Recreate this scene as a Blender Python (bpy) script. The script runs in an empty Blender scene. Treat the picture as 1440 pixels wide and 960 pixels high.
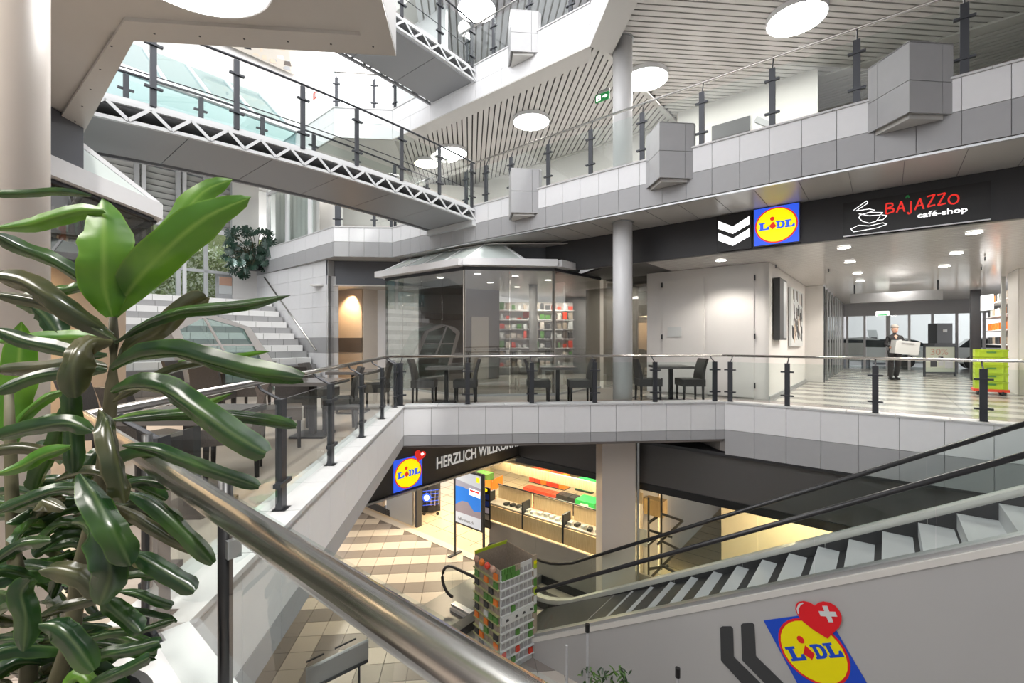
import bpy, math, random
from mathutils import Vector, Matrix, Euler
random.seed(7)
# ------------------------------------------------------------------ camera, sky, exposure
F, CX, HY, EYE = 634.0, 720.0, 479.0, 1.30
YAW = math.radians(5.35)
SC = bpy.context.scene
cam_d = bpy.data.cameras.new('camera'); cam = bpy.data.objects.new('camera', cam_d)
SC.collection.objects.link(cam); SC.camera = cam
cam.location = (0, 0, EYE); cam.rotation_euler = (math.pi/2, 0, -YAW)
cam_d.sensor_width = 36; cam_d.lens = F/1440*36; cam_d.shift_y = -1/1440; cam_d.clip_start = .05; cam_d.clip_end = 300
w = bpy.data.worlds.new('sky'); SC.world = w; w.use_nodes = True
bg = w.node_tree.nodes['Background']; bg.inputs[0].default_value = (.985, .985, 1, 1); bg.inputs[1].default_value = 2.1
SC.view_settings.view_transform = 'Standard'; SC.view_settings.look = 'None'
SC.view_settings.exposure = 0.7; SC.view_settings.gamma = 1
SC.cycles.max_bounces = 10; SC.cycles.transparent_max_bounces = 24
SUN = bpy.data.lights.new('sun', 'SUN'); SUN.energy = 1.8; SUN.angle = math.radians(3); SUN.color = (1, .97, .92)
so = bpy.data.objects.new('sun', SUN); SC.collection.objects.link(so); so.rotation_euler = (math.radians(24), math.radians(20), 0); so.location = (0, 0, 20)

def light(name, kind, loc, power, color=(1, .93, .82), size=.1, sy=None, rot=(0, 0, 0), spot=None):
    l = bpy.data.lights.new(name, kind); l.energy = power; l.color = color
    if kind == 'AREA':
        l.size = size
        if sy: l.shape = 'RECTANGLE'; l.size_y = sy
    else: l.shadow_soft_size = size
    if spot: l.spot_size = math.radians(spot); l.spot_blend = .6
    o = bpy.data.objects.new(name, l); SC.collection.objects.link(o); o.location = loc; o.rotation_euler = rot
    return o
R2 = math.sqrt(.5)
def NU(n, u, z=None):
    p = ((n-u)*R2, (n+u)*R2)
    return p if z is None else Vector((p[0], p[1], z))
def nu_of(x, y): return ((x+y)*R2, (y-x)*R2)
RT = Vector((math.cos(YAW), -math.sin(YAW), 0)); FW = Vector((math.sin(YAW), math.cos(YAW), 0)); UP = Vector((0, 0, 1))
def ray(px, py): return RT*((px-CX)/F) + FW + UP*((HY-py)/F)
O0 = Vector((0, 0, EYE))
def at(px, py, d): return O0 + ray(px, py)*d               # point at a given depth
def at_z(px, py, z): r = ray(px, py); return O0 + r*((z-EYE)/r.z)
def at_n(px, py, n): r = ray(px, py); return O0 + r*(n/((r.x+r.y)*R2))
def at_u(px, py, u): r = ray(px, py); return O0 + r*(u/((r.y-r.x)*R2))

# ------------------------------------------------------------------ materials
def mat(name, col, rough=.5, metal=0, noise=0, nscale=8, bump=0, spec=.5, emit=0, coat=0):
    m = bpy.data.materials.new(name); m.use_nodes = True; nt = m.node_tree; b = nt.nodes['Principled BSDF']
    b.inputs['Base Color'].default_value = (*col, 1); b.inputs['Roughness'].default_value = rough
    b.inputs['Metallic'].default_value = metal; b.inputs['Specular IOR Level'].default_value = spec
    b.inputs['Coat Weight'].default_value = coat
    if emit: b.inputs['Emission Color'].default_value = (*col, 1); b.inputs['Emission Strength'].default_value = emit
    if noise or bump:
        tc = nt.nodes.new('ShaderNodeTexCoord'); n = nt.nodes.new('ShaderNodeTexNoise'); n.inputs['Scale'].default_value = nscale
        n.inputs['Detail'].default_value = 4
        nt.links.new(tc.outputs['Object'], n.inputs['Vector'])
        if noise:
            r = nt.nodes.new('ShaderNodeMapRange'); r.inputs['To Min'].default_value = 1-noise; r.inputs['To Max'].default_value = 1+noise
            nt.links.new(n.outputs['Fac'], r.inputs['Value'])
            h = nt.nodes.new('ShaderNodeHueSaturation'); h.inputs['Color'].default_value = (*col, 1)
            nt.links.new(r.outputs[0], h.inputs['Value']); nt.links.new(h.outputs[0], b.inputs['Base Color'])
        if bump:
            bp = nt.nodes.new('ShaderNodeBump'); bp.inputs['Strength'].default_value = bump; bp.inputs['Distance'].default_value = .01
            nt.links.new(n.outputs['Fac'], bp.inputs['Height']); nt.links.new(bp.outputs[0], b.inputs['Normal'])
    return m
def glass(name, tint, ior=1.6, rough=0.0):
    m = bpy.data.materials.new(name); m.use_nodes = True; nt = m.node_tree; nt.nodes.clear()
    o = nt.nodes.new('ShaderNodeOutputMaterial'); mx = nt.nodes.new('ShaderNodeMixShader')
    t = nt.nodes.new('ShaderNodeBsdfTransparent'); t.inputs[0].default_value = (*tint, 1)
    g = nt.nodes.new('ShaderNodeBsdfGlossy'); g.inputs['Roughness'].default_value = rough
    f = nt.nodes.new('ShaderNodeFresnel'); f.inputs[0].default_value = ior
    gm = nt.nodes.new('ShaderNodeNewGeometry'); mu_ = nt.nodes.new('ShaderNodeMath'); mu_.operation = 'MULTIPLY_ADD'; mu_.inputs[1].default_value = -1; mu_.inputs[2].default_value = 1
    nt.links.new(gm.outputs['Backfacing'], mu_.inputs[0]); m2 = nt.nodes.new('ShaderNodeMath'); m2.operation = 'MULTIPLY'
    nt.links.new(f.outputs[0], m2.inputs[0]); nt.links.new(mu_.outputs[0], m2.inputs[1])
    nt.links.new(m2.outputs[0], mx.inputs[0]); nt.links.new(t.outputs[0], mx.inputs[1]); nt.links.new(g.outputs[0], mx.inputs[2])
    nt.links.new(mx.outputs[0], o.inputs[0]); return m
def wood(name, c1, c2, scale=(1, 1, 12), rough=.45):
    m = bpy.data.materials.new(name); m.use_nodes = True; nt = m.node_tree; b = nt.nodes['Principled BSDF']
    tc = nt.nodes.new('ShaderNodeTexCoord'); mp = nt.nodes.new('ShaderNodeMapping'); mp.inputs['Scale'].default_value = scale
    n = nt.nodes.new('ShaderNodeTexNoise'); n.inputs['Scale'].default_value = 6; n.inputs['Detail'].default_value = 5
    cr = nt.nodes.new('ShaderNodeValToRGB'); cr.color_ramp.elements[0].color = (*c1, 1); cr.color_ramp.elements[1].color = (*c2, 1)
    cr.color_ramp.elements[0].position = .3; cr.color_ramp.elements[1].position = .7
    nt.links.new(tc.outputs['Object'], mp.inputs[0]); nt.links.new(mp.outputs[0], n.inputs[0])
    nt.links.new(n.outputs['Fac'], cr.inputs[0]); nt.links.new(cr.outputs[0], b.inputs['Base Color']); b.inputs['Roughness'].default_value = rough
    return m
def leafmat(name, dark, lite, rib, rough=.3):
    m = bpy.data.materials.new(name); m.use_nodes = True; nt = m.node_tree; b = nt.nodes['Principled BSDF']
    uv = nt.nodes.new('ShaderNodeUVMap'); sx = nt.nodes.new('ShaderNodeSeparateXYZ'); nt.links.new(uv.outputs[0], sx.inputs[0])
    cr = nt.nodes.new('ShaderNodeValToRGB'); e = cr.color_ramp.elements
    e[0].color = (*lite, 1); e[0].position = 0; e[1].color = (*lite, 1); e[1].position = 1
    for p, c in ((.06, dark), (.42, dark), (.5, rib), (.58, dark), (.94, dark)):
        q = e.new(p); q.color = (*c, 1)
    nt.links.new(sx.outputs[0], cr.inputs[0])
    n = nt.nodes.new('ShaderNodeTexNoise'); n.inputs['Scale'].default_value = 9; tc = nt.nodes.new('ShaderNodeTexCoord')
    nt.links.new(tc.outputs['Object'], n.inputs['Vector'])
    mx = nt.nodes.new('ShaderNodeMixRGB'); mx.blend_type = 'MIX'; mr = nt.nodes.new('ShaderNodeMapRange')
    mr.inputs['From Min'].default_value = .45; mr.inputs['From Max'].default_value = .8; nt.links.new(n.outputs['Fac'], mr.inputs['Value'])
    nt.links.new(mr.outputs[0], mx.inputs[0]); nt.links.new(cr.outputs[0], mx.inputs[1]); mx.inputs[2].default_value = (*lite, 1)
    nt.links.new(mx.outputs[0], b.inputs['Base Color']); b.inputs['Roughness'].default_value = rough
    b.inputs['Subsurface Weight'].default_value = .0
    tr = nt.nodes.new('ShaderNodeBsdfTranslucent'); tr.inputs[0].default_value = (lite[0]*1.5, lite[1]*1.5, lite[2], 1)
    ms = nt.nodes.new('ShaderNodeMixShader'); ms.inputs[0].default_value = .14
    o = nt.nodes['Material Output']; nt.links.new(b.outputs[0], ms.inputs[1]); nt.links.new(tr.outputs[0], ms.inputs[2]); nt.links.new(ms.outputs[0], o.inputs[0])
    return m
M = dict(
    white=mat('white_panel', (.74, .74, .755), .45, noise=.03), grey=mat('grey_panel', (.37, .37, .38), .5, noise=.04),
    capm=mat('cap_stone', (.56, .56, .565), .5, noise=.04), dark_l=mat('lower_fascia', (.085, .08, .078), .4), plate=mat('landing_plate', (.16, .16, .165), .35, metal=.5), letter=mat('letter_added_glow', (.85, .85, .83), .5, emit=.25), joint=mat('joint', (.26, .26, .26), .8), plaster=mat('plaster', (.72, .70, .68), .6, noise=.02, nscale=3),
    cream=mat('cream_wall', (.66, .60, .54), .6, noise=.03), beige=mat('beige_tile', (.58, .46, .35), .45, noise=.05),
    warmcol=mat('column_paint', (.70, .63, .575), .42), colw=mat('column_white', (.66, .66, .67), .35),
    soffit=mat('soffit', (.56, .545, .52), .32, noise=.02, spec=.6), soffit_d=mat('soffit_brown', (.23, .2, .185), .5),
    slat=mat('ceiling_slat', (.60, .585, .56), .4), gap=mat('slat_gap', (.09, .09, .09), .8), gloss=mat('gloss_ceiling', (.62, .60, .575), .16, spec=.8),
    dark=mat('dark_fascia', (.036, .036, .04), .4), mid=mat('slate_fascia', (.095, .1, .115), .45), iron=mat('iron_grey', (.055, .058, .066), .4, metal=.5),
    steel=mat('brushed_steel', (.62, .60, .58), .23, metal=1), alu=mat('aluminium', (.55, .56, .57), .35, metal=.8),
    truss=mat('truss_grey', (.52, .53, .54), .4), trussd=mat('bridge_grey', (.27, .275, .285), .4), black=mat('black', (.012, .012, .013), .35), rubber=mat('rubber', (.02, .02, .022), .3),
    leather=mat('chair_weave', (.035, .032, .031), .5, noise=.5, nscale=60, bump=.5), leatherb=mat('chair_brown', (.11, .088, .075), .5, noise=.4, nscale=60, bump=.5),
    table=mat('table_top', (.10, .094, .09), .25), glass=glass('rail_glass', (.93, .96, .95), 1.45), shop=glass('shop_glass', (.62, .62, .60), 2.9),
    roofg=glass('roof_glass', (.72, .8, .78), 1.7), roofm=mat('milky_glass', (.62, .68, .655), .2, coat=.5), clear=glass('clear_glass', (.9, .93, .92), 1.35), aqua=glass('aqua_glass', (.80, .92, .93), 1.6),
    lamp=mat('lamp_disc', (1, .985, .96), .5, emit=16), lampw=mat('lamp_warm', (1, .86, .66), .5, emit=4), spotm=mat('spot_disc', (1, .97, .9), .5, emit=8),
    ltile=mat('floor_tile_light', (.56, .51, .455), .35, noise=.05), dtile=mat('floor_tile_dark', (.25, .222, .205), .35, noise=.06), grout=mat('grout', (.16, .14, .13), .8),
    fl_l=mat('mid_floor_light', (.50, .47, .43), .2, noise=.05), fl_d=mat('mid_floor_dark', (.24, .22, .205), .2, noise=.06), fl_c=mat('cafe_floor', (.36, .31, .27), .3, noise=.08, nscale=30), stairw=mat('stair_white', (.60, .60, .60), .5, noise=.03), stairg=mat('stair_grey', (.25, .25, .255), .5, noise=.05), storefl=mat('store_floor', (.56, .45, .31), .3, noise=.04),
    wood=wood('oak_panel', (.66, .47, .27), (.84, .65, .41), (8, 8, .6)), brownwood=wood('plank', (.5, .33, .14), (.66, .46, .22), (8, 8, .6)),
    blue=mat('sign_blue', (.012, .07, .55), .4), yellow=mat('sign_yellow', (.9, .78, .0), .4), red=mat('sign_red', (.72, .012, .02), .4),
    blue_e=mat('lit_blue', (.03, .1, .75), .4, emit=.6), yellow_e=mat('lit_yellow', (1, .85, .0), .4, emit=.55), red_e=mat('lit_red', (.85, .03, .02), .4, emit=.4), white_e=mat('lit_white', (1, 1, 1), .4, emit=.9),
    charcoal=mat('charcoal_mark', (.045, .047, .05), .5), wall_g=mat('cladding_grey', (.44, .435, .43), .42, noise=.02, nscale=2), frost=mat('grey_dado', (.36, .335, .305), .35, noise=.12, nscale=2),
    chrome=mat('chrome', (.8, .8, .8), .15, metal=1), step=mat('step_metal', (.5, .51, .53), .45), stepd=mat('step_dark', (.03, .03, .033), .4),
    green=mat('green_bin', (.02, .38, .09), .4), lime=mat('lime_plastic', (.42, .58, .03), .4), orange=mat('orange', (.85, .22, .03), .5), redc=mat('red_crate', (.7, .06, .03), .45),
    card=mat('cardboard', (.36, .3, .24), .7, noise=.3, nscale=25), cardw=mat('white_card', (.6, .62, .62), .6), greenp=mat('packet_green', (.09, .25, .05), .5), pale=mat('pale_poster', (.60, .64, .52), .5),
    skin=mat('skin', (.55, .33, .24), .5), hair=mat('hair_grey', (.38, .34, .3), .7), cloth_b=mat('black_cloth', (.02, .02, .022), .8), trouser=mat('grey_trousers', (.06, .06, .065), .8),
    soil=mat('soil', (.05, .035, .025), .9), stem=mat('stem', (.075, .07, .035), .6, noise=.3, nscale=40), ivy=mat('ivy_leaf', (.42, .48, .24), .5, noise=.5, nscale=20), ivyl=mat('ivy_painted_sun', (.92, .93, .78), .6, noise=.4, nscale=20),
    car=mat('car_white', (.85, .85, .87), .3), carg=mat('car_glass', (.03, .035, .04), .1), street=mat('street', (.4, .4, .41), .8), blind=mat('blind', (.52, .52, .5), .6), picture=mat('picture_canvas', (.5, .46, .4), .6),
)
M['dgreen'] = leafmat('dracaena_dark', (.008, .028, .010), (.035, .085, .012), (.06, .09, .035), .25)
M['lgreen'] = leafmat('dracaena_light', (.035, .12, .008), (.10, .22, .015), (.15, .25, .05), .33)
M['bgreen'] = leafmat('dracaena_bronze', (.022, .034, .014), (.095, .085, .045), (.06, .075, .03), .22)
M['mgreen'] = leafmat('monstera_green', (.02, .045, .032), (.035, .08, .055), (.1, .16, .12), .3)

# ------------------------------------------------------------------ mesh helpers
class MB:
    def __init__(s): s.v = []; s.f = []; s.uv = None
    def add(s, vs, fs):
        k = len(s.v); s.v += [tuple(v) for v in vs]; s.f += [tuple(i+k for i in f) for f in fs]; return s
    def box(s, c, d, rz=0, rot=None):
        R = rot if rot is not None else Matrix.Rotation(rz, 3, 'Z'); c = Vector(c); vs = []
        for x, y, z in ((-1,-1,-1),(1,-1,-1),(1,1,-1),(-1,1,-1),(-1,-1,1),(1,-1,1),(1,1,1),(-1,1,1)):
            vs.append(c + R @ Vector((x*d[0]/2, y*d[1]/2, z*d[2]/2)))
        return s.add(vs, [(0,3,2,1),(4,5,6,7),(0,1,5,4),(1,2,6,5),(2,3,7,6),(3,0,4,7)])
    def beam(s, a, b, wd, h, up=UP):
        a = Vector(a); b = Vector(b); t = (b-a); L = t.length; t = t.normalized()
        x = t.cross(up)
        if x.length < 1e-4: x = t.cross(Vector((1, 0, 0)))
        x.normalize(); y = x.cross(t)
        return s.box((a+b)/2, (wd, L, h), rot=Matrix((x, t, y)).transposed())
    def tube(s, pts, r, seg=8, cap=True):
        pts = [Vector(p) for p in pts]; rs = r if isinstance(r, (list, tuple)) else [r]*len(pts); rings = []
        for i, p in enumerate(pts):
            t = (pts[min(i+1, len(pts)-1)] - pts[max(i-1, 0)]).normalized()
            x = t.cross(UP)
            if x.length < .05: x = t.cross(Vector((1, 0, 0)))
            x.normalize(); y = x.cross(t)
            rings.append([p + (x*math.cos(6.28318*k/seg) + y*math.sin(6.28318*k/seg))*rs[i] for k in range(seg)])
        k0 = len(s.v)
        for rg in rings: s.v += [tuple(v) for v in rg]
        for i in range(len(pts)-1):
            for k in range(seg):
                a = k0+i*seg+k; b = k0+i*seg+(k+1) % seg; s.f.append((a, b, b+seg, a+seg))
        if cap: s.f.append(tuple(k0+k for k in range(seg))[::-1]); s.f.append(tuple(k0+(len(pts)-1)*seg+k for k in range(seg)))
        return s
    def prism(s, poly, z0, z1):
        n = len(poly); vs = [(p[0], p[1], z0) for p in poly]+[(p[0], p[1], z1) for p in poly]
        return s.add(vs, [tuple(range(n))[::-1], tuple(range(n, 2*n))]+[(i, (i+1) % n, n+(i+1) % n, n+i) for i in range(n)])
    def plate(s, pts, off):           # flat polygon given a thickness vector
        off = Vector(off); n = len(pts); pts = [Vector(p) for p in pts]
        return s.add(pts+[p+off for p in pts], [tuple(range(n))[::-1], tuple(range(n, 2*n))]+[(i, (i+1) % n, n+(i+1) % n, n+i) for i in range(n)])
    def lathe(s, c, prof, seg=20):
        k0 = len(s.v)
        for r, z in prof:
            for k in range(seg): s.v.append((c[0]+r*math.cos(6.28318*k/seg), c[1]+r*math.sin(6.28318*k/seg), c[2]+z))
        for i in range(len(prof)-1):
            for k in range(seg):
                a = k0+i*seg+k; b = k0+i*seg+(k+1) % seg; s.f.append((a, b, b+seg, a+seg))
        s.f.append(tuple(k0+k for k in range(seg))[::-1]); s.f.append(tuple(k0+(len(prof)-1)*seg+k for k in range(seg)))
        return s
    def mesh(s, name, m, smooth=False):
        me = bpy.data.meshes.new(name); me.from_pydata(s.v, [], s.f); me.validate()
        import bmesh
        bm = bmesh.new(); bm.from_mesh(me); bmesh.ops.recalc_face_normals(bm, faces=bm.faces)
        bm.to_mesh(me); bm.free()
        me.materials.append(m if not isinstance(m, str) else M[m])
        if smooth: me.polygons.foreach_set('use_smooth', [True]*len(me.polygons))
        return me
WM = {}
def link(o, parent, mw):
    SC.collection.objects.link(o); WM[o.name] = mw
    if parent is not None: o.parent = parent; o.matrix_local = WM[parent.name].inverted() @ mw
    else: o.matrix_local = mw
    return o
def obj(name, mb, m, parent=None, smooth=False, kind=None, mw=None, label=None):
    me = mb if isinstance(mb, bpy.types.Mesh) else mb.mesh(name, m, smooth)
    o = bpy.data.objects.new(name, me); link(o, parent, mw or Matrix())
    if kind: o['kind'] = kind
    if label: o['label'] = label
    return o
def thing(name, label, cat, loc=(0, 0, 0), rz=0, group=None, kind=None):
    o = bpy.data.objects.new(name, None); o.empty_display_size = .1
    link(o, None, Matrix.Translation(Vector(loc)) @ Matrix.Rotation(rz, 4, 'Z')); 
    if kind: o['kind'] = kind; return o
    o['label'] = label; o['category'] = cat
    if group: o['group'] = group
    return o
def tag(o, label, cat, group=None, kind=None):
    if label: o['label'] = label; o['category'] = cat
    if group: o['group'] = group
    if kind: o['kind'] = kind
    return o
def struct(name, mb, m, smooth=False): return obj(name, mb, m, None, smooth, 'structure')
def dup(root, loc, rz, label, group=None, scale=1):
    r = root.copy(); SC.collection.objects.link(r); r.matrix_local = Matrix.Translation(Vector(loc)) @ Matrix.Rotation(rz, 4, 'Z') @ Matrix.Scale(scale, 4)
    WM[r.name] = r.matrix_local.copy(); r['label'] = label
    if group: r['group'] = group
    for ch in list(root.children):
        c = ch.copy(); SC.collection.objects.link(c); c.parent = r
        for g in list(ch.children):
            d = g.copy(); SC.collection.objects.link(d); d.parent = c
    return r
_mc = {}
def box_mesh(name, d, m, bevel=0):
    k = (name, tuple(round(x, 3) for x in d), m)
    if k not in _mc: _mc[k] = MB().box((0, 0, 0), d).mesh(name, m)
    return _mc[k]
def piece(name, c, d, m, parent, rz=0, rot=None):
    mw = Matrix.Translation(Vector(c)) @ (rot.to_4x4() if rot is not None else Matrix.Rotation(rz, 4, 'Z'))
    return obj(name, box_mesh(name, d, m), m, parent, mw=mw)
ORD = ['first', 'second', 'third', 'fourth', 'fifth', 'sixth', 'seventh', 'eighth', 'ninth', 'tenth', 'eleventh', 'twelfth', 'thirteenth', 'fourteenth', 'fifteenth', 'sixteenth', 'seventeenth']
COLN = dict(redc='red', cardw='white', greenp='green', card='brown', leatherb='dark brown', cream='cream', charcoal='black', orange='orange', yellow='yellow')
def V2(a): return Vector((a[0], a[1], 0))

# ------------------------------------------------------------------ writing on a plane
class Frame:                       # 2-D drawing frame in the world: origin, x axis, y axis, outward normal
    def __init__(s, o, x, y, nrm): s.o = Vector(o); s.x = Vector(x); s.y = Vector(y); s.n = Vector(nrm).normalized()
    def p(s, a, b, d=0): return s.o + s.x*a + s.y*b + s.n*d
    def plate(s, pts, d0, d1): return MB().plate([s.p(a, b, d0) for a, b in pts], s.n*(d1-d0))
def arc(cx, cy, rx, ry, a0=0, a1=360, n=28):
    return [(cx+rx*math.cos(math.radians(a0+(a1-a0)*i/n)), cy+ry*math.sin(math.radians(a0+(a1-a0)*i/n))) for i in range(n if a1-a0 == 360 else n+1)]
def L_(x, y, w, h): return [(x+a*w, y+b*h) for a, b in [(0,0),(0,.17),(.14,.17),(.14,.83),(0,.83),(0,1),(.62,1),(.62,.83),(.46,.83),(.46,.2),(.72,.2),(.84,.42),(1,.42),(1,0)]]
def D_(x, y, w, h): return [(x+a*w, y+b*h) for a, b in [(0,0),(0,.17),(.13,.17),(.13,.83),(0,.83),(0,1),(.58,1),(.8,.93),(.95,.76),(1,.5),(.95,.24),(.8,.07),(.58,0)]]
def Dc(x, y, w, h): return [(x+a*w, y+b*h) for a, b in [(.42,.19),(.42,.81),(.54,.81),(.66,.7),(.7,.5),(.66,.3),(.54,.19)]]
def lidl(fr, parent, lit=False, heart=False, hp=(.86, 1.0, .40)):
    e = '_e' if lit else ''
    obj('blue_square', fr.plate([(0,0),(1,0),(1,1),(0,1)], .0, .008), 'blue'+e, parent)
    obj('red_ring', fr.plate(arc(.5, .5, .475, .475), .008, .012), 'red'+e, parent)
    obj('yellow_disc', fr.plate(arc(.5, .5, .44, .44), .012, .016), 'yellow'+e, parent)
    y0, h = .40, .2
    for pl in (L_(.11, y0, .24, h), D_(.50, y0, .2, h), L_(.70, y0, .21, h)): obj('letter', fr.plate(pl, .016, .020), 'blue'+e, parent)
    obj('counter', fr.plate(Dc(.50, y0, .2, h), .020, .022), 'yellow'+e, parent)
    obj('letter', fr.plate([(.345,.49),(.42,.405),(.415,.385),(.51,.47),(.44,.60)], .016, .0205), 'red'+e, parent)
    obj('letter_dot', fr.plate(arc(.42, .68, .05, .055, n=14), .016, .020), 'red'+e, parent)
    if heart:
        cx, cy, s = hp; pts = []
        for i in range(36):
            t = 6.28318*i/36; X = 16*math.sin(t)**3/17; Y = (13*math.cos(t)-5*math.cos(2*t)-2*math.cos(3*t)-math.cos(4*t))/17
            a = -.35; pts.append((cx+s*(X*math.cos(a)-Y*math.sin(a))*.62, cy+s*(X*math.sin(a)+Y*math.cos(a))*.62))
        obj('heart', fr.plate(pts, .020, .026), 'red'+e, parent)
        q = s*.16; a = -.25
        def r(x, y): return (cx+s*.24+(x*math.cos(a)-y*math.sin(a))*q, cy+s*.1+(x*math.sin(a)+y*math.cos(a))*q)
        k = .32; obj('white_cross', fr.plate([r(*p) for p in [(-1,-k),(-k,-k),(-k,-1),(k,-1),(k,-k),(1,-k),(1,k),(k,k),(k,1),(-k,1),(-k,k),(-1,k)]], .026, .03), 'white_e' if lit else 'plaster', parent)
def text(name, s, fr, a, b, size, m, parent, sx=1, extr=.004, shear=0, d=.004, bold=0):
    cu = bpy.data.curves.new(name, 'FONT'); cu.body = s; cu.size = 1; cu.extrude = 0; cu.shear = shear; cu.offset = bold
    t = bpy.data.objects.new('tmp', cu); SC.collection.objects.link(t); dg = bpy.context.evaluated_depsgraph_get(); dg.update()
    me = bpy.data.meshes.new_from_object(t.evaluated_get(dg)); bpy.data.objects.remove(t)
    x = fr.x.normalized(); y = fr.y.normalized()
    for v in me.vertices: v.co = fr.p(a, b, d) + x*(v.co.x*size*sx) + y*(v.co.y*size)
    me.materials.clear(); me.materials.append(M[m]); return obj(name, me, m, parent)
def strokes(name, fr, lines, wd, m, parent, d=.004):
    mb = MB()
    for ln in lines:
        for i in range(len(ln)-1):
            a = fr.p(*ln[i], d); b = fr.p(*ln[i+1], d); mb.beam(a, b, wd, .004, up=fr.n)
    return obj(name, mb, m, parent)

# ------------------------------------------------------------------ setting: slabs
Z_LOW = -5.1
mid_poly = [(-1.22, 2.03), (-1.22, 8.5), (5.03, 8.5), NU(9.57, -9)]
back_r = [NU(27, -9), NU(27, 21), NU(-6, 21), NU(-6, 7), (-7, -3)]
near = [(4, -3.2), NU(.59, -5)]
# mid floor split in convex pieces
mfloor = thing('floor', '', '', kind='structure')
def slab(name, poly, z0, z1, m, parent=None):
    o = obj(name, MB().prism(poly, z0, z1), m, parent); 
    if parent is None: o['kind'] = 'structure'
    return o
slab('floor_slab', [(-1.25, 1.9), (-1.25, 8.55), (-1.25, 12), (-16, 12), (-16, 1.9)], -.60, 0, 'fl_c', mfloor)
slab('floor_slab', [(-1.25, 8.55), (5.0, 8.55), (5.0, 12), (-1.25, 12)], -.60, -.001, 'fl_c', mfloor)
slab('floor_slab', [(-16, 12), (5.0, 12), (5.0, 30), (-16, 30)], -.6, -.002, 'fl_l', mfloor)
slab('floor_slab', [(5.0, 8.62), NU(9.62, -9), NU(30, -9), NU(30, 12), (5.0, 27)], -.9, -.003, 'fl_d', mfloor)
slab('floor_slab', [(-1.25, 2.0), NU(.55, -5), (3, -4), (-8, -4), (-8, 2.0)], -.6, -.004, 'fl_c', mfloor)
# pale / grey strips of the mid floor running across the corridor
for i in range(34):
    n = 9.95 + i*.5
    u0, u1 = (1.85, -7) if n > 11 else (4.5, -7)
    if n > 16.5: u1 = -2.2
    seg = 3 if i < 16 else 1
    for k in range(seg):
        a = u0+(u1-u0)*k/seg; b = u0+(u1-u0)*(k+1)/seg
        piece('floor_tile', NU(n, (a+b)/2, .003), (.49, abs(a-b)-.01, .006), 'fl_l' if i % 2 else 'fl_d', mfloor, rz=math.pi/4)
# lower floor
lfloor = thing('floor', '', '', kind='structure')
slab('floor_slab', [(-14, -6), (16, -6), (16, 30), (-14, 30)], Z_LOW-.3, Z_LOW-.02, 'grout', lfloor)
T = .5; cnt = 0; rest = {'ltile': MB(), 'dtile': MB()}
tl = []
for i in range(-16, 20):
    for j in range(6, 36):
        x = -3.2+.25+i*T; y = 10.14-.25+(j-20)*T
        if (x+y)*R2 > 9.3: continue
        if y < 5 or y > 17.5: continue
        ii = i; jj = (20-j)
        k = max(-(ii+1), -jj) if False else None
        # stripes turn through 90 degrees on the diagonal from (-3.2,10.1) to (-2.15,9.1)
        dark = (jj % 2 == 0) if ii >= jj else (ii % 2 == 0)
        c = 'dtile' if dark else 'ltile'
        v = Vector((x, y, 0)); dd = FW.dot(v); 
        if dd < 2: continue
        px = CX+F*RT.dot(v)/dd; py = HY+F*6.4/dd
        vis = 330 < px < 780 and py < 990
        tl.append((0 if vis else 1, dd, x, y, c))
tl.sort()
for q, (vis, dd, x, y, c) in enumerate(tl):
    if q < 298 and not vis: piece('floor_tile', (x, y, Z_LOW-.01), (T-.012, T-.012, .02), c, lfloor)
    else: rest[c].box((x, y, Z_LOW-.01), (T-.012, T-.012, .02))
for c, mb in rest.items():
    if mb.v: obj('floor_tiling', mb, c, lfloor, kind='stuff')
# store floor and threshold
obj('threshold_strip', MB().prism([NU(9.42, 3), NU(9.68, 3), NU(9.68, 15.5), NU(9.42, 15.5)], Z_LOW-.02, Z_LOW+.004), 'ltile', lfloor)
obj('store_floor', MB().prism([NU(9.68, -4), NU(24, -4), NU(24, 20), NU(9.68, 20)], Z_LOW-.02, Z_LOW+.002), 'storefl', lfloor)
mbj = MB()
for k in range(1, 14):
    mbj.box(NU(9.68+k*.6, 10, Z_LOW+.004), (.012, 14, .004), rz=math.pi/4); mbj.box(NU(14, 6+k*.8, Z_LOW+.004), (8, .012, .004), rz=math.pi/4)
obj('floor_joint', mbj, 'grout', lfloor, kind='stuff')

def facing(a, b, rows, tw, nrm, parent, mats, cap=None, thick=.03, start=0.0):
    """clad a slab edge from a to b with panels; rows = [(z_top, z_bottom), ...]"""
    a = V2(a); b = V2(b); L = (b-a).length; t = (b-a).normalized(); rz = math.atan2(t.y, t.x); nv = Vector((nrm[0], nrm[1], 0)).normalized()
    for (zt, zb), m in zip(rows, mats):
        s = -start
        while s < L-.02:
            s0 = max(s, 0); e = min(s+tw, L)
            if e-s0 > .03:
                c = a+t*((s0+e)/2)-nv*(thick/2)
                piece('panel', (c.x, c.y, (zt+zb)/2), (e-s0-.007, thick, zt-zb-.007), m, parent, rz=rz)
            s += tw
    z0 = rows[-1][1]; z1 = rows[0][0]
    c = (a+b)/2-nv*(thick+.02)
    obj('backing', MB().box((c.x, c.y, (z0+z1)/2), (L, .05, z1-z0-.02), rz=rz), 'joint', parent)
    if cap:
        n = max(1, round(L/(tw*1.25)))
        for i in range(n):
            cc = a+t*(L*(i+.5)/n)-nv*(cap/2-.02)
            piece('capstone', (cc.x, cc.y, z1+.012), (L/n-.008, cap, .03), 'capm', parent, rz=rz)
k1 = thing('trim_1', '', '', kind='structure')
MR = [(.068, -.46), (-.46, -.65)]
P0 = NU(.59, -4.5); P1 = (-1.22, 2.05); P2 = (-1.22, 8.5); P3 = (5.03, 8.5); P4 = NU(9.57, -8.5)
facing(P0, P1, MR, .505, (1, 1), k1, ('white', 'grey'), .34)
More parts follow.
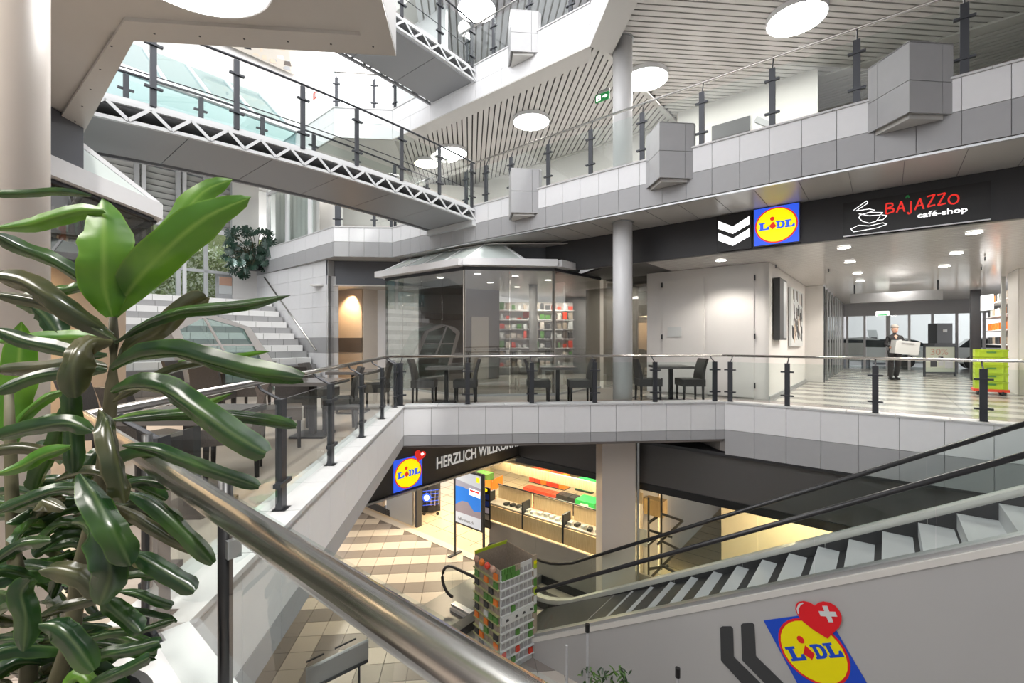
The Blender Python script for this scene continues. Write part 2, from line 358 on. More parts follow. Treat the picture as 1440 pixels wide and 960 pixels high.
facing(P1, P2, MR, .505, (1, 0), k1, ('white', 'grey'), .34)
facing(P2, P3, MR, .505, (0, -1), k1, ('white', 'grey'), .34)
facing(P3, P4, [(.068, -.46), (-.46, -.95)], .525, (-1, -1), k1, ('white', 'grey'), .34)
# lower soffit of mid slab
c1 = thing('ceiling', '', '', kind='structure')
slab('soffit_panel', [(-1.27, 8.55), (-1.27, 12), (-16, 12), (-16, 1.9), (-1.27, 1.9)], -.72, -.66, 'soffit_d', c1)
slab('soffit_panel', [(-1.27, 8.55), (5.0, 8.55), (8, 11), (-1.27, 11)], -.70, -.655, 'soffit_d', c1)
slab('soffit_panel', [NU(9.6, 2.4), NU(9.6, -9), NU(26, -9), NU(26, 20), NU(10.5, 20), NU(9.6, 7)], -1.0, -.93, 'dark', c1)

# L2 slab: soffit panels, slab, facing
S2 = (-2.73, 3.95); S3 = (-.63, 3.95); S4 = (-.63, -3); S1 = NU(.87, 18.6)
C0 = NU(7.0, 18.6); C1 = (-3.97, 13.68); C2 = (-2.298, 13.68)
c2 = thing('ceiling', '', '', kind='structure')
right2 = [C0, C1, C2, NU(8.05, 11.3)]
slab('slab', [NU(7.07, 18.6), (-3.94, 13.75), (-3.97, 30), (-14, 30), NU(7.07, 24)], 3.79, 4.65, 'soffit', c2)
slab('slab', [(-3.97, 13.75), (-2.25, 13.75), (-2.25, 30), (-3.97, 30)], 3.79, 4.65, 'soffit', c2)
slab('slab', [(-2.25, 13.73), NU(8.11, -9), NU(30, -9), NU(30, 14), (-2.25, 30)], 3.77, 4.65, 'soffit', c2)
slab('slab', [(-2.76, 3.88), NU(.8, 19), NU(-6, 19), (-14, 3.88)], 3.79, 4.65, 'soffit', c2)
slab('slab', [(-.70, 3.89), (-2.76, 3.89), (-14, 3.89), (-14, -3), (-.70, -3)], 3.775, 4.65, 'soffit', c2)
mb = MB().prism([(-.63, 3.95), (-2.73, 3.95), (-2.63, 3.71), (-.87, 3.71)], 3.745, 3.775)
obj('soffit_border', mb, 'soffit', c2)
obj('soffit_border', MB().prism([S2, NU(.87, 7.3), NU(.63, 7.3), (-2.63, 3.71)], 3.745, 3.775), 'soffit', c2)
obj('soffit_border', MB().prism([S3, (-.87, 3.71), (-.87, -2), (-.63, -2)], 3.745, 3.775), 'soffit', c2)
mb = MB()
for k in range(6): mb.lathe((-2.5+k*.34, 3.84, 3.742), [(.008, 0), (.008, .01)], 8)
for k in range(5):
    p = NU(.76, 4.95+k*.5); mb.lathe((p[0], p[1], 3.742), [(.008, 0), (.008, .01)], 8)
obj('screw', mb, 'iron', c2, kind='stuff')
t2 = thing('trim_2', '', '', kind='structure')
R2r = [(4.65, 4.22), (4.22, 3.78)]
facing(C0, C1, R2r, .86, (-1, -1), t2, ('white', 'grey'), .3)
facing(C1, C2, R2r, .43, (0, -1), t2, ('white', 'grey'), .3)
facing(C2, NU(8.05, -8.5), R2r, .43, (-1, -1), t2, ('white', 'grey'), .3)
facing(S2, NU(.87, 18.5), R2r, .86, (1, 1), t2, ('white', 'white'), .3)
facing(S3, S2, R2r, .7, (0, 1), t2, ('white', 'white'), .3)
facing(S4, S3, R2r, .7, (1, 0), t2, ('white', 'white'), .3)
obj('edge_profile', MB().beam(V2(NU(8.1, 9.4))+UP*3.76, V2(NU(8.1, -8))+UP*3.76, .06, .03), 'alu', t2)
# L2 front soffit seam lines
mb = MB()
for k in range(22): mb.box(NU(8.8, 6-k*.62, 3.768), (1.35, .008, .004), rz=math.pi/4)
obj('soffit_joint', mb, 'joint', t2, kind='stuff')

# L3 slab (soffit slatted), facing
K3 = (2.43, 8.96)
c3 = thing('ceiling', '', '', kind='structure')
slab('slab', [(-2.25, 13.75), (2.47, 9.03), (12, 9.03), (30, 20), (30, 40), (-2.25, 40)], 7.62, 8.15, 'gap', c3)
slab('slab', [(2.50, 9.03), (2.50, -6), (30, -6), (30, 20), (12, 9.03)], 7.62, 8.14, 'gap', c3)
slab('slab', [NU(7.07, 18.6), (-3.94, 13.75), (-2.25, 13.75), (-2.25, 40), (-20, 40)], 7.3, 8.15, 'soffit', c3)
t3 = thing('trim_3', '', '', kind='structure')
R3r = [(8.15, 7.72), (7.72, 7.28)]
facing(C2, K3, R3r, .86, (-1, -1), t3, ('white', 'white'), .3)
facing(K3, (2.43, -5), R3r, .86, (-1, 0), t3, ('white', 'white'), .3)
facing(C1, C2, R3r, .86, (0, -1), t3, ('white', 'white'), .3)
facing(C0, C1, R3r, .86, (-1, -1), t3, ('white', 'white'), .3)
mb = MB(); mb.prism([C2, NU(8.05, 4.62), NU(8.5, 4.8), NU(8.5, 11.2)], 7.27, 7.3); mb.prism([K3, (2.43, -5), (2.95, -5), (2.95, 9.15)], 7.265, 7.295)
mb.beam(Vector((2.45, 8.98, 7.45)), Vector((2.45+7, 8.98+7, 7.59)), .12, .04)
obj('soffit_border', mb, 'soffit', c3)
# slats: left field along Y, right field along X, joined on the 45 degree seam through K3
slatn = 0
def slat(a, b):
    global slatn
    a = Vector(a); b = Vector(b); L = (b-a).length
    if L < .15: return
    c = (a+b)/2; slatn += 1
    piece('ceiling_slat', (c.x, c.y, 7.58), (L, .115, .03), 'slat', c3, rz=math.atan2(b.y-a.y, b.x-a.x))
sp = .15
x = -4.2
while x < 12.5:                                   # along Y
    y0 = 11.9-x if x < 2.45 else x+6.52
    y0 = max(y0, y0); y1 = min(x+6.52+14, 19.5) if x < 2.45 else 19.5
    slat((x, y0, 0), (x, y1, 0)); x += sp
y = 15.4
while y > 0.5:                                    # along X
    x0 = 2.98 if y < 9.2 else y-6.52+.06
    x1 = min(13.7, x0+11)
    n_end = 13.2*1.0
    x1 = min(x1, 18.2-y+ .0) if y > 4 else x1
    slat((x0, y, 0), (x1, y, 0)); y -= sp
mb = MB()
for k in range(40):
    n = 13.2+k*.15
    mb.box(NU(n, -1, 7.58), (.115, 22, .03), rz=math.pi/4)
obj('slat_field', mb, 'slat', c3, kind='stuff')
obj('field_border', MB().box(NU(13.0, 0, 7.56), (.3, 20, .05), rz=math.pi/4), 'soffit', c3)

# L4 slatted ceiling high above
c4 = thing('ceiling', '', '', kind='structure')
slab('slab', [NU(8.2, 14), NU(8.2, -6), NU(30, -6), NU(30, 14)], 11.2, 11.5, 'soffit', c4)
mb = MB()
for k in range(75): mb.box((-1.5+k*.2, 19.5-k*.02, 11.15), (.15, 16, .03))
for i in range(len(mb.v)): pass
mb.v = [v for v in mb.v]
obj('slat_field', mb, 'white', c4, kind='stuff')

struct('ceiling', MB().prism([NU(-9, 14.6), NU(8.3, 14.6), NU(8.3, 21), NU(-9, 21)], 15.0, 15.2), 'soffit')  # opaque roof piece added out of view to darken the upper back wall
struct('wall_behind', MB().box((2, -5.2, 2), (34, .3, 15)), 'white')
light('near_fill', 'AREA', (-2.6, .2, 3.72), 110, (1, .95, .88), 1.4, 1.4)  # out-of-view fill lights added to brighten the near surfaces
light('near_fill', 'AREA', (-5.5, 1.5, 3.72), 90, (1, .95, .88), 1.4, 1.4)
light('lower_fill', 'AREA', (0, -2.5, -.75), 120, (1, .96, .9), 2.5, 1.5)  # unseen fill light added to brighten the lower storey and cladding
struct('wall_east', MB().box(NU(5, -11, 3), (34, .3, 17), rz=math.pi/4), 'white')
struct('wall_west', MB().box((-14.2, 6, 3), (.3, 24, 15)), 'white')
# ------------------------------------------------------------------ round ceiling lights
def round_light(p, r, label, mt='lamp', grp=None, pw=60, z=None):
    t = thing('ceiling_light', label, 'ceiling light', p, group=grp)
    th_ = .10 if r > .2 else .015
    obj('rim', MB().lathe(p, [(r*1.03, -th_), (r*1.03, 0)], 40), 'white', t, smooth=False)
    obj('diffuser', MB().lathe((p[0], p[1], p[2]-th_-.005), [(r*.985, 0), (r*.985, .003)], 40), mt, t)
for (px, py), lb in zip(((747, 170), (908, 110), (635, 214), (1120, 25)), (
        'round lit ceiling disc on the slatted ceiling, left of the column', 'round lit ceiling disc just behind the white column top',
        'round lit ceiling disc farthest left on the slats, beyond the footbridge rail', 'largest round lit disc at top right of the slatted ceiling')):
    p = at_z(px, py, 7.5); round_light((p.x, p.y, 7.56), .5, lb)
round_light((-1.78, 3.0, 3.77), .485, 'big round lit disc in the near beige soffit at top left')
p = at_z(600, 229, 7.5); round_light((p.x, p.y, 7.56), .42, 'dimmer peach round disc beside the farthest lit disc', 'lampw')
p = at_z(500, 311, 3.75); 
for p in ((-.2, 11.9), (2.6, 9.9)): round_light((p[0]+.4, p[1]+1.4, 11.13), .55, 'pale round disc in the top storey ceiling %s' % ('behind the upper bridge rail' if p[0] < 0 else 'nearer the upper pod'))

# ------------------------------------------------------------------ railings
def railing(name, label, line, z, posts, ph, rh, inward, span_glass=True, arm=.17, close=True, rr=.024, clampn=(.25, .8), glassm='glass', pw=(.085, .045), gp0=.07):
    """line: list of world XY corner points of the post line; posts: list of (segment, distance); inward: unit normals per segment to the floor side"""
    t = thing(name, label, 'railing', (line[0][0], line[0][1], z))
    ps = []
    pm = box_mesh('post', (pw[0], pw[1], ph), 'iron'); fm = box_mesh('foot_plate', (.12, .10, .012), 'iron'); cm = box_mesh('clamp', (.21, .05, .028), 'iron')
    prev = None
    pmr = MB().lathe((0, 0, 0), [(.019, -ph/2), (.019, ph/2+.04)], 12).mesh('post', 'black', True); cmr = box_mesh('clamp', (.07, .035, .05), 'alu')
    for sg, d in posts:
        rnd = close and sg == 0 and len(line) > 4
        a = V2(line[sg]); b = V2(line[sg+1]); tt = (b-a).normalized(); rz = math.atan2(tt.y, tt.x); c = a+tt*d; iw = Vector((inward[sg][0], inward[sg][1], 0)).normalized()
        po = obj('post', pmr if rnd else pm, 'iron', t, mw=Matrix.Translation((c.x, c.y, z+ph/2)) @ Matrix.Rotation(rz, 4, 'Z'))
        obj('foot_plate', fm, 'iron', po, mw=Matrix.Translation((c.x, c.y, z+.006)) @ Matrix.Rotation(rz, 4, 'Z'))
        for h in clampn: obj('clamp', cmr if rnd else cm, 'iron', po, mw=Matrix.Translation((c.x-iw.x*.012, c.y-iw.y*.012, z+ph*h)) @ Matrix.Rotation(rz, 4, 'Z'))
        obj('bracket', MB().tube([c+UP*(z+ph-.01), c+iw*(arm*.8)+UP*(z+rh-.05), c+iw*arm+UP*(z+rh)], .011, 6), 'iron', po)
        if prev and prev[0] == sg:
            L = d-prev[1]; gc = a+tt*((d+prev[1])/2)
            obj('glass_panel', box_mesh('glass_panel', (L-.09, .010, ph-gp0-.01), glassm), glassm, t, mw=Matrix.Translation((gc.x, gc.y, z+gp0+(ph-gp0)/2)) @ Matrix.Rotation(rz, 4, 'Z'))
        prev = (sg, d)
    pts = []
    for i in range(len(line)):
        p = V2(line[i])
        if i == 0: iw = Vector((*inward[0], 0)).normalized(); q = p+iw*arm
        elif i == len(line)-1: iw = Vector((*inward[-1], 0)).normalized(); q = p+iw*arm
        else:
            i0 = Vector((*inward[i-1], 0)).normalized(); i1 = Vector((*inward[i], 0)).normalized(); bs = (i0+i1).normalized(); q = p+bs*(arm/max(.3, bs.dot(i0)))
        pts.append(q+UP*(z+rh))
    mb = MB()
    for i in range(len(pts)-1): mb.tube([pts[i], pts[i+1]], rr, 20, True)
    for p in pts[1:-1]:
        mb.lathe((p.x, p.y, p.z), [(.002, -rr), (rr*.7, -rr*.7), (rr, 0), (rr*.7, rr*.7), (.002, rr)], 12)
    obj('handrail', mb, 'steel', t, smooth=True)
    return t
KZ = .083
q1 = NU(.46, -4); q2 = (-1.35, 2.0)
q3 = (-1.35, 8.62); q4 = (5.08, 8.62); q5 = NU(9.72, -8)
L1 = (V2(q2)-V2(q1)).length
# foreground post at pixel (317, .) on the rail line
fp = at_n(317, 700, .46); dq = (V2(q1)-V2((fp.x, fp.y))).length
fr_ = railing('stair_railing', 'steel handrail with glass panels ringing the mid floor opening', [q1, q2, q3, q4, q5], KZ,
    [(0, max(.3, dq-3.0)), (0, dq-1.35), (0, dq), (0, L1-.08)] + [(1, d) for d in (.1, 1.38, 2.54, 3.80, 5.13, 6.35, 6.56)] +
    [(2, d) for d in (.06, 1.31, 2.54, 3.78, 5.0, 6.24)] + [(3, d) for d in (.12, 1.10, 2.37, 3.63, 4.9, 6.2)],
    .80, .917, [(-1, -1), (-1, 0), (0, 1), (1, 1)])
fr_.name = 'glass_railing'
# L2 railing on parapet
a2 = NU(8.17, 8.35); b2 = NU(8.17, -8)
railing('glass_railing', 'steel handrail with glass panels on the long upper balcony below the slatted ceiling', [a2, b2], 4.68,
    [(0, 8.35-u) for u in (8.3, 7.6, 6.8, 5.73, 4.67, 3.56, 2.47, 1.39, .32, -.78, -1.9, -3, -4.2)], .95, 1.17, [(1, 1)], arm=.1)
a2 = NU(8.17, 9.6); 
railing('glass_railing', 'short glass rail on the upper balcony left of the footbridge end', [(-4.05, 13.85), (-2.3, 13.85), NU(8.17, 9.65)], 4.68,
    [(0, .1), (0, .18), (0, 1.2), (0, 1.7), (1, .1), (1, 1.1)], .95, 1.17, [(0, 1), (1, 1)], arm=.1)
railing('glass_railing', 'white sunlit glass rail on the top storey balcony', [NU(8.17, 8.35), (2.55, 9.0), (2.55, 2)], 8.18,
    [(0, .1), (0, 1), (0, 2.1), (0, 3.2), (1, .3), (1, 1.5), (1, 2.7)], .95, 1.17, [(1, 1), (1, 0)], arm=.1)
railing('glass_railing', 'top storey glass rail left of the upper footbridge', [(-4.05, 13.85), (-2.3, 13.85), NU(8.17, 9.65)], 8.18,
    [(0, .1), (0, 1.2), (1, .1), (1, 1.1)], .95, 1.17, [(0, 1), (1, 1)], arm=.1)

# ------------------------------------------------------------------ pods on the parapet
def pod(u, zb, zt, label):
    B = Vector((*NU(8.06, u), 0)); Q = Vector((B.x-.62, B.y, 0)); A = Vector((Q.x, B.y+.60, 0)); 
    vv = Vector((R2, R2, 0))
    t = thing('parapet_pod', label, 'pod', (Q.x, Q.y, zb))
    A2 = A+vv*.1; B2 = B+vv*.1
    zm = zt-.5
    def wall(p, q, splits):
        d = (q-p); L = d.length; tt = d.normalized(); rz = math.atan2(tt.y, tt.x); nn = Vector((-tt.y, tt.x, 0)); c0 = (A+B+Q)/3
        if nn.dot(p-c0) < 0: nn = -nn
        s0 = 0
        for s1 in splits:
            for z0, z1 in ((zb, zm), (zm, zt)):
                c = p+tt*((s0+s1)/2*L)-nn*.015
                piece('panel', (c.x, c.y, (z0+z1)/2), ((s1-s0)*L-.006, .03, z1-z0-.008), 'grey_p', t, rz=rz)
            s0 = s1
    wall(A, Q, (.25, 1)); wall(Q, B, (.75, 1)); wall(B, B2, (1,)); wall(A2, A, (1,))
    obj('core', MB().prism([(p.x, p.y) for p in [A+Vector((.03, -.03, 0)), Q+Vector((.03, .03, 0)), B+Vector((-.03, .02, 0)), B2, A2]], zb+.03, zt-.02), 'joint', t)
    obj('cap', MB().prism([(p.x, p.y) for p in (A, Q, B, B2, A2)], zt-.02, zt), 'white', t)
    obj('underside', MB().prism([(p.x, p.y) for p in (A+Vector((.06, -.06, 0)), Q+Vector((.06, .06, 0)), B+Vector((-.1, .04, 0)))], zb-.05, zb+.03), 'soffit', t)
M['grey_p'] = mat('pod_grey', (.42, .42, .43), .45, noise=.08, nscale=5)
pod(5.9, 4.12, 5.10, 'grey panelled pod on the upper parapet nearest the footbridge')
pod(2.57, 4.12, 5.09, 'grey panelled pod on the upper parapet beside the white column')
pod(-.67, 4.2, 5.11, 'large grey panelled pod on the upper parapet at right')
pod(5.92, 7.68, 8.6, 'sunlit pod on the top storey parapet beside the upper footbridge')

# ------------------------------------------------------------------ columns
def column(p, r, z0, z1, m, label, collar=True):
    t = thing('column', label, 'column', (p[0], p[1], z0))
    obj('shaft', MB().lathe((p[0], p[1], 0), [(r, z0), (r, z1)], 48), m, t, smooth=False)
    for f in t.children[0].data.polygons: f.use_smooth = len(f.vertices) == 4
    if collar: obj('collar', MB().lathe((p[0], p[1], 0), [(r+.03, z1-.02), (r+.03, z1)], 40), 'alu', t)
cp = O0+RT*((875.5-CX)/F*9.4)+FW*9.4
column((cp.x, cp.y), .2, 0, 3.765, 'colw', 'round white column standing on the mid floor behind the railing')
column((cp.x, cp.y), .2, 4.65, 7.56, 'colw', 'round white column on the upper balcony, running up to the slats')
cl = O0+RT*((-14-CX)/F*1.8)+FW*1.8
column((cl.x, cl.y), .17, 0, 3.77, 'warmcol', 'thick cream column at the left edge, behind the plant', False)
# square lower pillar
cq = O0+RT*((865-CX)/F*10.35)+FW*10.35
pt = thing('pillar', 'square cream pillar beneath the mid slab beside the shop window', 'pillar', (cq.x, cq.y, Z_LOW))
obj('shaft', MB().box((cq.x, cq.y, (Z_LOW-.66)/2), (.74, .74, -.66-Z_LOW), rz=-YAW), 'warmcol', pt)
obj('corner_trim', MB().box((cq.x+.39, cq.y-.39, (Z_LOW-.66)/2), (.05, .05, -.66-Z_LOW)), 'alu', pt)

# ------------------------------------------------------------------ footbridges
def bridge(zoff, label, n0=.9, n1=8.04, u0=7.87, u1=9.57, peak=5.0, lean=''):
    t = thing('footbridge', label, 'footbridge', NU(n0, (u0+u1)/2, 4.2+zoff))
    N = 24
    def zz(n): return 4.39-.0105*(n-peak)**2+zoff
    ns = [n0+(n1-n0)*i/N for i in range(N+1)]
    # underside panels
    npan = 6
    for k in range(npan):
        a = n0+(n1-n0)*k/npan+.006; b = n0+(n1-n0)*(k+1)/npan-.006; mb = MB(); sub = [a+(b-a)*i/4 for i in range(5)]
        for i in range(4):
            A, B = sub[i], sub[i+1]
            vs = [NU(A, u0+.1, zz(A)), NU(B, u0+.1, zz(B)), NU(B, u1-.1, zz(B)), NU(A, u1-.1, zz(A))]
            mb.plate(vs, (0, 0, .05))
        obj('soffit_panel', mb, 'trussd', t)
    mb = MB()
    for i in range(N):
        A, B = ns[i], ns[i+1]; mb.plate([NU(A, u0+.05, zz(A)+.2), NU(B, u0+.05, zz(B)+.2), NU(B, u1-.05, zz(B)+.2), NU(A, u1-.05, zz(A)+.2)], (0, 0, .1))
    obj('deck', mb, 'trussd', t)
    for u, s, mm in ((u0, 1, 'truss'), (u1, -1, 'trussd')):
        tr = thing('x', 'x', 'x') if False else None
        mb = MB()
        for i in range(N):
            A, B = ns[i], ns[i+1]
            mb.beam(NU(A, u, zz(A)+.0), NU(B, u, zz(B)+.0), .06, .05)
        obj('lower_chord', mb, mm, t)
        for dz_, uo in ((.24, 0), (.3, .04*s)):
            mb = MB()
            for i in range(N): mb.beam(NU(ns[i], u+uo, zz(ns[i])+dz_), NU(ns[i+1], u+uo, zz(ns[i+1])+dz_), .05, .05)
            obj('upper_chord', mb, mm, t)
        nz = 15
        for k in range(nz):
            A = n0+(n1-n0)*k/nz; B = n0+(n1-n0)*(k+.5)/nz; Cn = n0+(n1-n0)*(k+1)/nz
            off = -.035*s
            obj('diagonal', MB().beam(NU(A, u+off, zz(A)+.01), NU(B, u+off, zz(B)+.23), .012, .045, up=Vector((R2, -R2, 0)) if False else Vector((-R2, R2, 0)).cross(Vector((R2, R2, .3))).normalized()), mm, t)
            obj('diagonal', MB().beam(NU(B, u+off, zz(B)+.23), NU(Cn, u+off, zz(Cn)+.01), .012, .045, up=Vector((-R2, R2, 0)).cross(Vector((R2, R2, -.3))).normalized()), mm, t)
        # railing
        mb = MB(); mb.tube([NU(n, u, zz(n)+1.42) for n in ns], .02, 10); obj('handrail', mb, 'iron', t, smooth=True)
        mb = MB(); mb.tube([NU(n, u, zz(n)+.72) for n in ns], .008, 6); obj('mid_rail', mb, 'iron', t, smooth=True)
        kk = 6; pn = [n0+.75+(n1-n0-.85)*k/kk for k in range(kk+1)]
        for k, n in enumerate(pn):
            c = Vector(NU(n, u, zz(n)+.3+.54))
            po = obj('post', box_mesh('post', (.075, .04, 1.09), 'iron'), 'iron', t, mw=Matrix.Translation(c) @ Matrix.Rotation(math.pi/4, 4, 'Z'))
            for h in (.25, .85): obj('clamp', box_mesh('clamp', (.21, .05, .028), 'iron'), 'iron', po, mw=Matrix.Translation(NU(n, u-.02*s, zz(n)+.3+h)) @ Matrix.Rotation(math.pi/4, 4, 'Z'))
            if k:
                m0 = pn[k-1]+.05; m1 = n-.05; mb = MB()
                mb.plate([NU(m0, u, zz(m0)+.36), NU(m1, u, zz(m1)+.36), NU(m1, u, zz(m1)+1.3), NU(m0, u, zz(m0)+1.3)], Vector((-R2, R2, 0))*.01)
                obj('glass_panel', mb, 'glass', t)
    return t
bridge(0, 'lower arched steel footbridge with zigzag trusses crossing to the upper balcony')
bridge(3.46, 'upper steel footbridge with zigzag trusses against the white top storey')
# end plates carrying the bridges
obj('trim_4', MB().box(NU(8.0, 8.72, 4.22), (.12, 1.75, .14), rz=math.pi/4), 'truss', None, kind='structure')

# ------------------------------------------------------------------ stairs, stair wall, back windows
st = thing('staircase', 'broad staircase of light and dark tiled steps rising to the windows', 'staircase', NU(4, 13.3, 0))
NS = 14; rh = 2.7/NS; tr_ = .29; US = 13.15
for k in range(NS):
    z0, z1 = k*rh, (k+1)*rh; u = US+k*tr_; m = 'stairg' if k % 2 == 0 else 'stairw'
    obj('step_core', MB().box(NU(4.0, u+1.5, (z0+z1)/2-.01), (5.9, 3.0, rh-.02), rz=math.pi/4), 'joint', st)
    nt = 12
    for i in range(nt):
        off = (.25 if k % 2 else 0)
        n = 1.08+(i+.5)*5.86/nt
        piece('riser_tile', NU(n, u-.012, (z0+z1)/2), (5.86/nt-.012, .03, rh-.01), m, st, rz=math.pi/4)
    piece('tread', NU(4.0, u+.15, z1-.008), (5.88, .32, .02), m, st, rz=math.pi/4)
M['griser'] = M['grey']
slab('floor_landing', [NU(-2, US+NS*tr_), NU(7, US+NS*tr_), NU(7, 21), NU(-2, 21)], 2.4, 2.69, 'grey', mfloor)
# stair wall n=7 (white tiles with dark band), up to the parapet
wl = thing('wall_stair', '', '', kind='structure')
obj('wall_core', MB().box(NU(7.14, 16.2, 1.88), (.2, 6.1, 3.78), rz=math.pi/4), 'joint', wl)
rows = [(0, .92, 'white'), (.92, 1.40, 'grey')] + [(1.40+i*.475, 1.40+(i+1)*.475, 'white') for i in range(5)]
for i in range(7):
    u = 13.2+(i+.5)*.86
    for z0, z1, m in rows:
        piece('wall_tile', NU(7.03, u, (z0+z1)/2), (.03, .86-.006, z1-z0-.006), m, wl, rz=math.pi/4)
# return of the stair wall + recess
for z0, z1, m in rows:
    if z0 < 3: piece('wall_tile', NU(7.2, 13.17, (z0+z1)/2), (.36, .04, z1-z0-.006), m, wl, rz=math.pi/4)
hb = struct('wall_bulkhead', MB().prism([NU(7.0, 13.2), (-4.2, 14.45), (-2.2, 14.45), (-.6, 12.6), (0, 16), (-4, 17)], 3.03, 3.785), 'mid')
rc = thing('wall_recess', '', '', kind='structure')
def wall_seg(name, a, b, z0, z1, m, parent, th=.08):
    a = V2(a); b = V2(b); c = (a+b)/2; d = b-a
    return obj(name, MB().box((c.x, c.y, (z0+z1)/2), (d.length, th, z1-z0), rz=math.atan2(d.y, d.x)), m, parent)
ra = (-4.75, 16.1); rb = (-3.5, 15.2); rc_ = (-3.1, 15.55); rd = (-2.6, 15.3)
wall_seg('wall_panel', ra, rb, 0, 3.03, 'beige', rc); wall_seg('wall_panel', rb, rc_, 0, 3.03, 'cream', rc)
wall_seg('skirting', ra, rb, .92, 1.4, 'leatherb', rc, .1)
wall_seg('door_frame', rc_, (-2.75, 15.5), 0, 3.0, 'white', rc); wall_seg('glass_door', (-2.75, 15.5), (-1.6, 14.4), 0, 3.0, 'shop', rc, .02)
struct('ceiling', MB().prism([(-4.9, 14.4), (-1.5, 14.4), (-1.5, 16.6), (-4.9, 16.6)], 3.0, 3.04), 'soffit')
round_light((-4.3, 14.95, 3.0), .09, 'small lit downlight in the recess beside the stairs', 'spotm')
light('recess_spot', 'SPOT', (-4.0, 15.1, 2.93), 160, (1, .72, .42), .06, rot=(math.radians(25), 0, 0), spot=90)
hr = thing('stair_handrail', 'slim steel handrail slanting down the white wall beside the stairs', 'handrail', NU(6.93, 13.66, 1.01))
A = Vector(NU(6.92, 17.5, 3.62)); B = Vector(NU(6.92, 13.66, 1.0))
obj('bar', MB().tube([A, B], .03, 8), 'steel', hr, smooth=True)
for f in (.12, .5, .93): q = A.lerp(B, f); obj('wall_bracket', MB().tube([q, q-UP*.07, q-UP*.07+Vector((R2, R2, 0))*.09], .012, 6), 'iron', hr)
# window wall u=18.5
ww = thing('window_1', '', '', kind='structure')
for n in (1.3, 2.35, 3.45, 4.55, 5.35, 6.2): piece('mullion', NU(n, 18.5, 4.95), (.12, .14, 4.6), 'truss', ww, rz=math.pi/4)
for n in (3.62, 4.72): piece('mullion', NU(n, 18.45, 4.95), (.1, .1, 4.6), 'white', ww, rz=math.pi/4)
for z, h in ((2.75, .1), (5.2, .16), (7.15, .16)): piece('rail', NU(3.6, 18.5, z), (6.8, .12, h), 'white', ww, rz=math.pi/4)
piece('rail', NU(5.4, 18.48, 3.75), (1.8, .1, .1), 'truss', ww, rz=math.pi/4)
obj('pane', MB().box(NU(3.6, 18.52, 4.0), (6.8, .02, 2.4), rz=math.pi/4), 'clear', ww)
piece('door_leaf', NU(5.95, 18.46, 3.25), (.62, .06, 1.0), 'alu', ww, rz=math.pi/4)
piece('notice', NU(5.95, 18.41, 3.3), (.42, .02, .62), 'cardw', ww, rz=math.pi/4)
piece('notice_print', NU(5.95, 18.39, 3.45), (.4, .01, .3), 'skin', ww, rz=math.pi/4)
lv = thing('window_2', '', '', kind='structure')
for k in range(9): piece('louvre_blade', NU(3.6, 18.62, 5.35+k*.2), (6.8, .02, .17), 'blind', lv, rot=Matrix.Rotation(math.pi/4, 3, 'Z') @ Matrix.Rotation(.5, 3, 'X'))
obj('louvre_backing', MB().box(NU(3.6, 18.8, 6.2), (6.8, .04, 2.0), rz=math.pi/4), 'grey', lv)
piece('end_wall', NU(6.62, 18.5, 4.9), (.9, .2, 4.6), 'plaster', lv, rz=math.pi/4)
# building wall above louvres up to the roof, with big white frames and mural
wb = thing('wall_back', '', '', kind='structure')
obj('wall_panel', MB().box(NU(3, 19.2, 11.2), (14, .2, 7.8), rz=math.pi/4), 'plaster', wb)
gl = thing('window_3', '', '', kind='structure')
obj('pane', MB().box(NU(-.5, 19.0, 6.6), (6, .03, 7), rz=math.pi/4), 'aqua', gl)
for n in (-2.6, -1.2, .2, 1.6): piece('mullion', NU(n, 18.9, 8), (.12, .1, 7), 'white', gl, rz=math.pi/4)
for z in (6.2, 7.6, 9.0, 10.4): piece('rail', NU(-.5, 18.9, z), (6, .1, .1), 'white', gl, rz=math.pi/4)
# slanted glass lantern behind bridge (white bars, aqua panes)
sl = thing('glass_lean_to', 'slanted aqua glazing with white bars beyond the lower footbridge', 'glazing', NU(4, 15.5, 7.7))
for k in range(6):
    a = Vector(NU(1.2+k*1.1, 15.0, 8.3)); b = Vector(NU(1.2+k*1.1, 17.4, 10.2))
    obj('bar', MB().beam(a, b, .08, .12), 'white', sl)
    if k < 5:
        a2_ = Vector(NU(2.3+k*1.1, 15.0, 8.3)); b2_ = Vector(NU(2.3+k*1.1, 17.4, 10.2)); obj('pane', MB().plate([a, b, b2_, a2_], (0, 0, .02)), 'aqua', sl)
obj('sill', MB().beam(NU(1, 15, 8.25), NU(7, 15, 8.25), .2, .14), 'white', sl)
obj('base_panel', MB().beam(NU(1, 15.05, 7.7), NU(7, 15.05, 7.7), .06, .95), 'aqua', sl)
mu = thing('mural', 'abstract tan and black picture high on the white back wall', 'picture', NU(7.2, 18.3, 11.2))
fr = Frame(NU(5.7, 18.95, 12.35), Vector((R2, R2, 0))*3.0, UP*2.2, (R2, -R2, 0))
obj('canvas', fr.plate([(0,0),(1,0),(1,1),(0,1)], 0, .03), 'picture', mu)
rs = random.Random(11)
for k in range(46):
    x, y = rs.uniform(0, .88), rs.uniform(0, .85); a, b = rs.uniform(.03, .12), rs.uniform(.04, .15)
    obj('paint_shape', fr.plate([(x, y), (x+a, y+b*.3), (x+a*.8, y+b), (x+a*.1, y+b*.7)], .03, .034+k*.0002), rs.choice(['beige', 'beige', 'cloth_b', 'leatherb', 'cardw', 'grey']), mu)
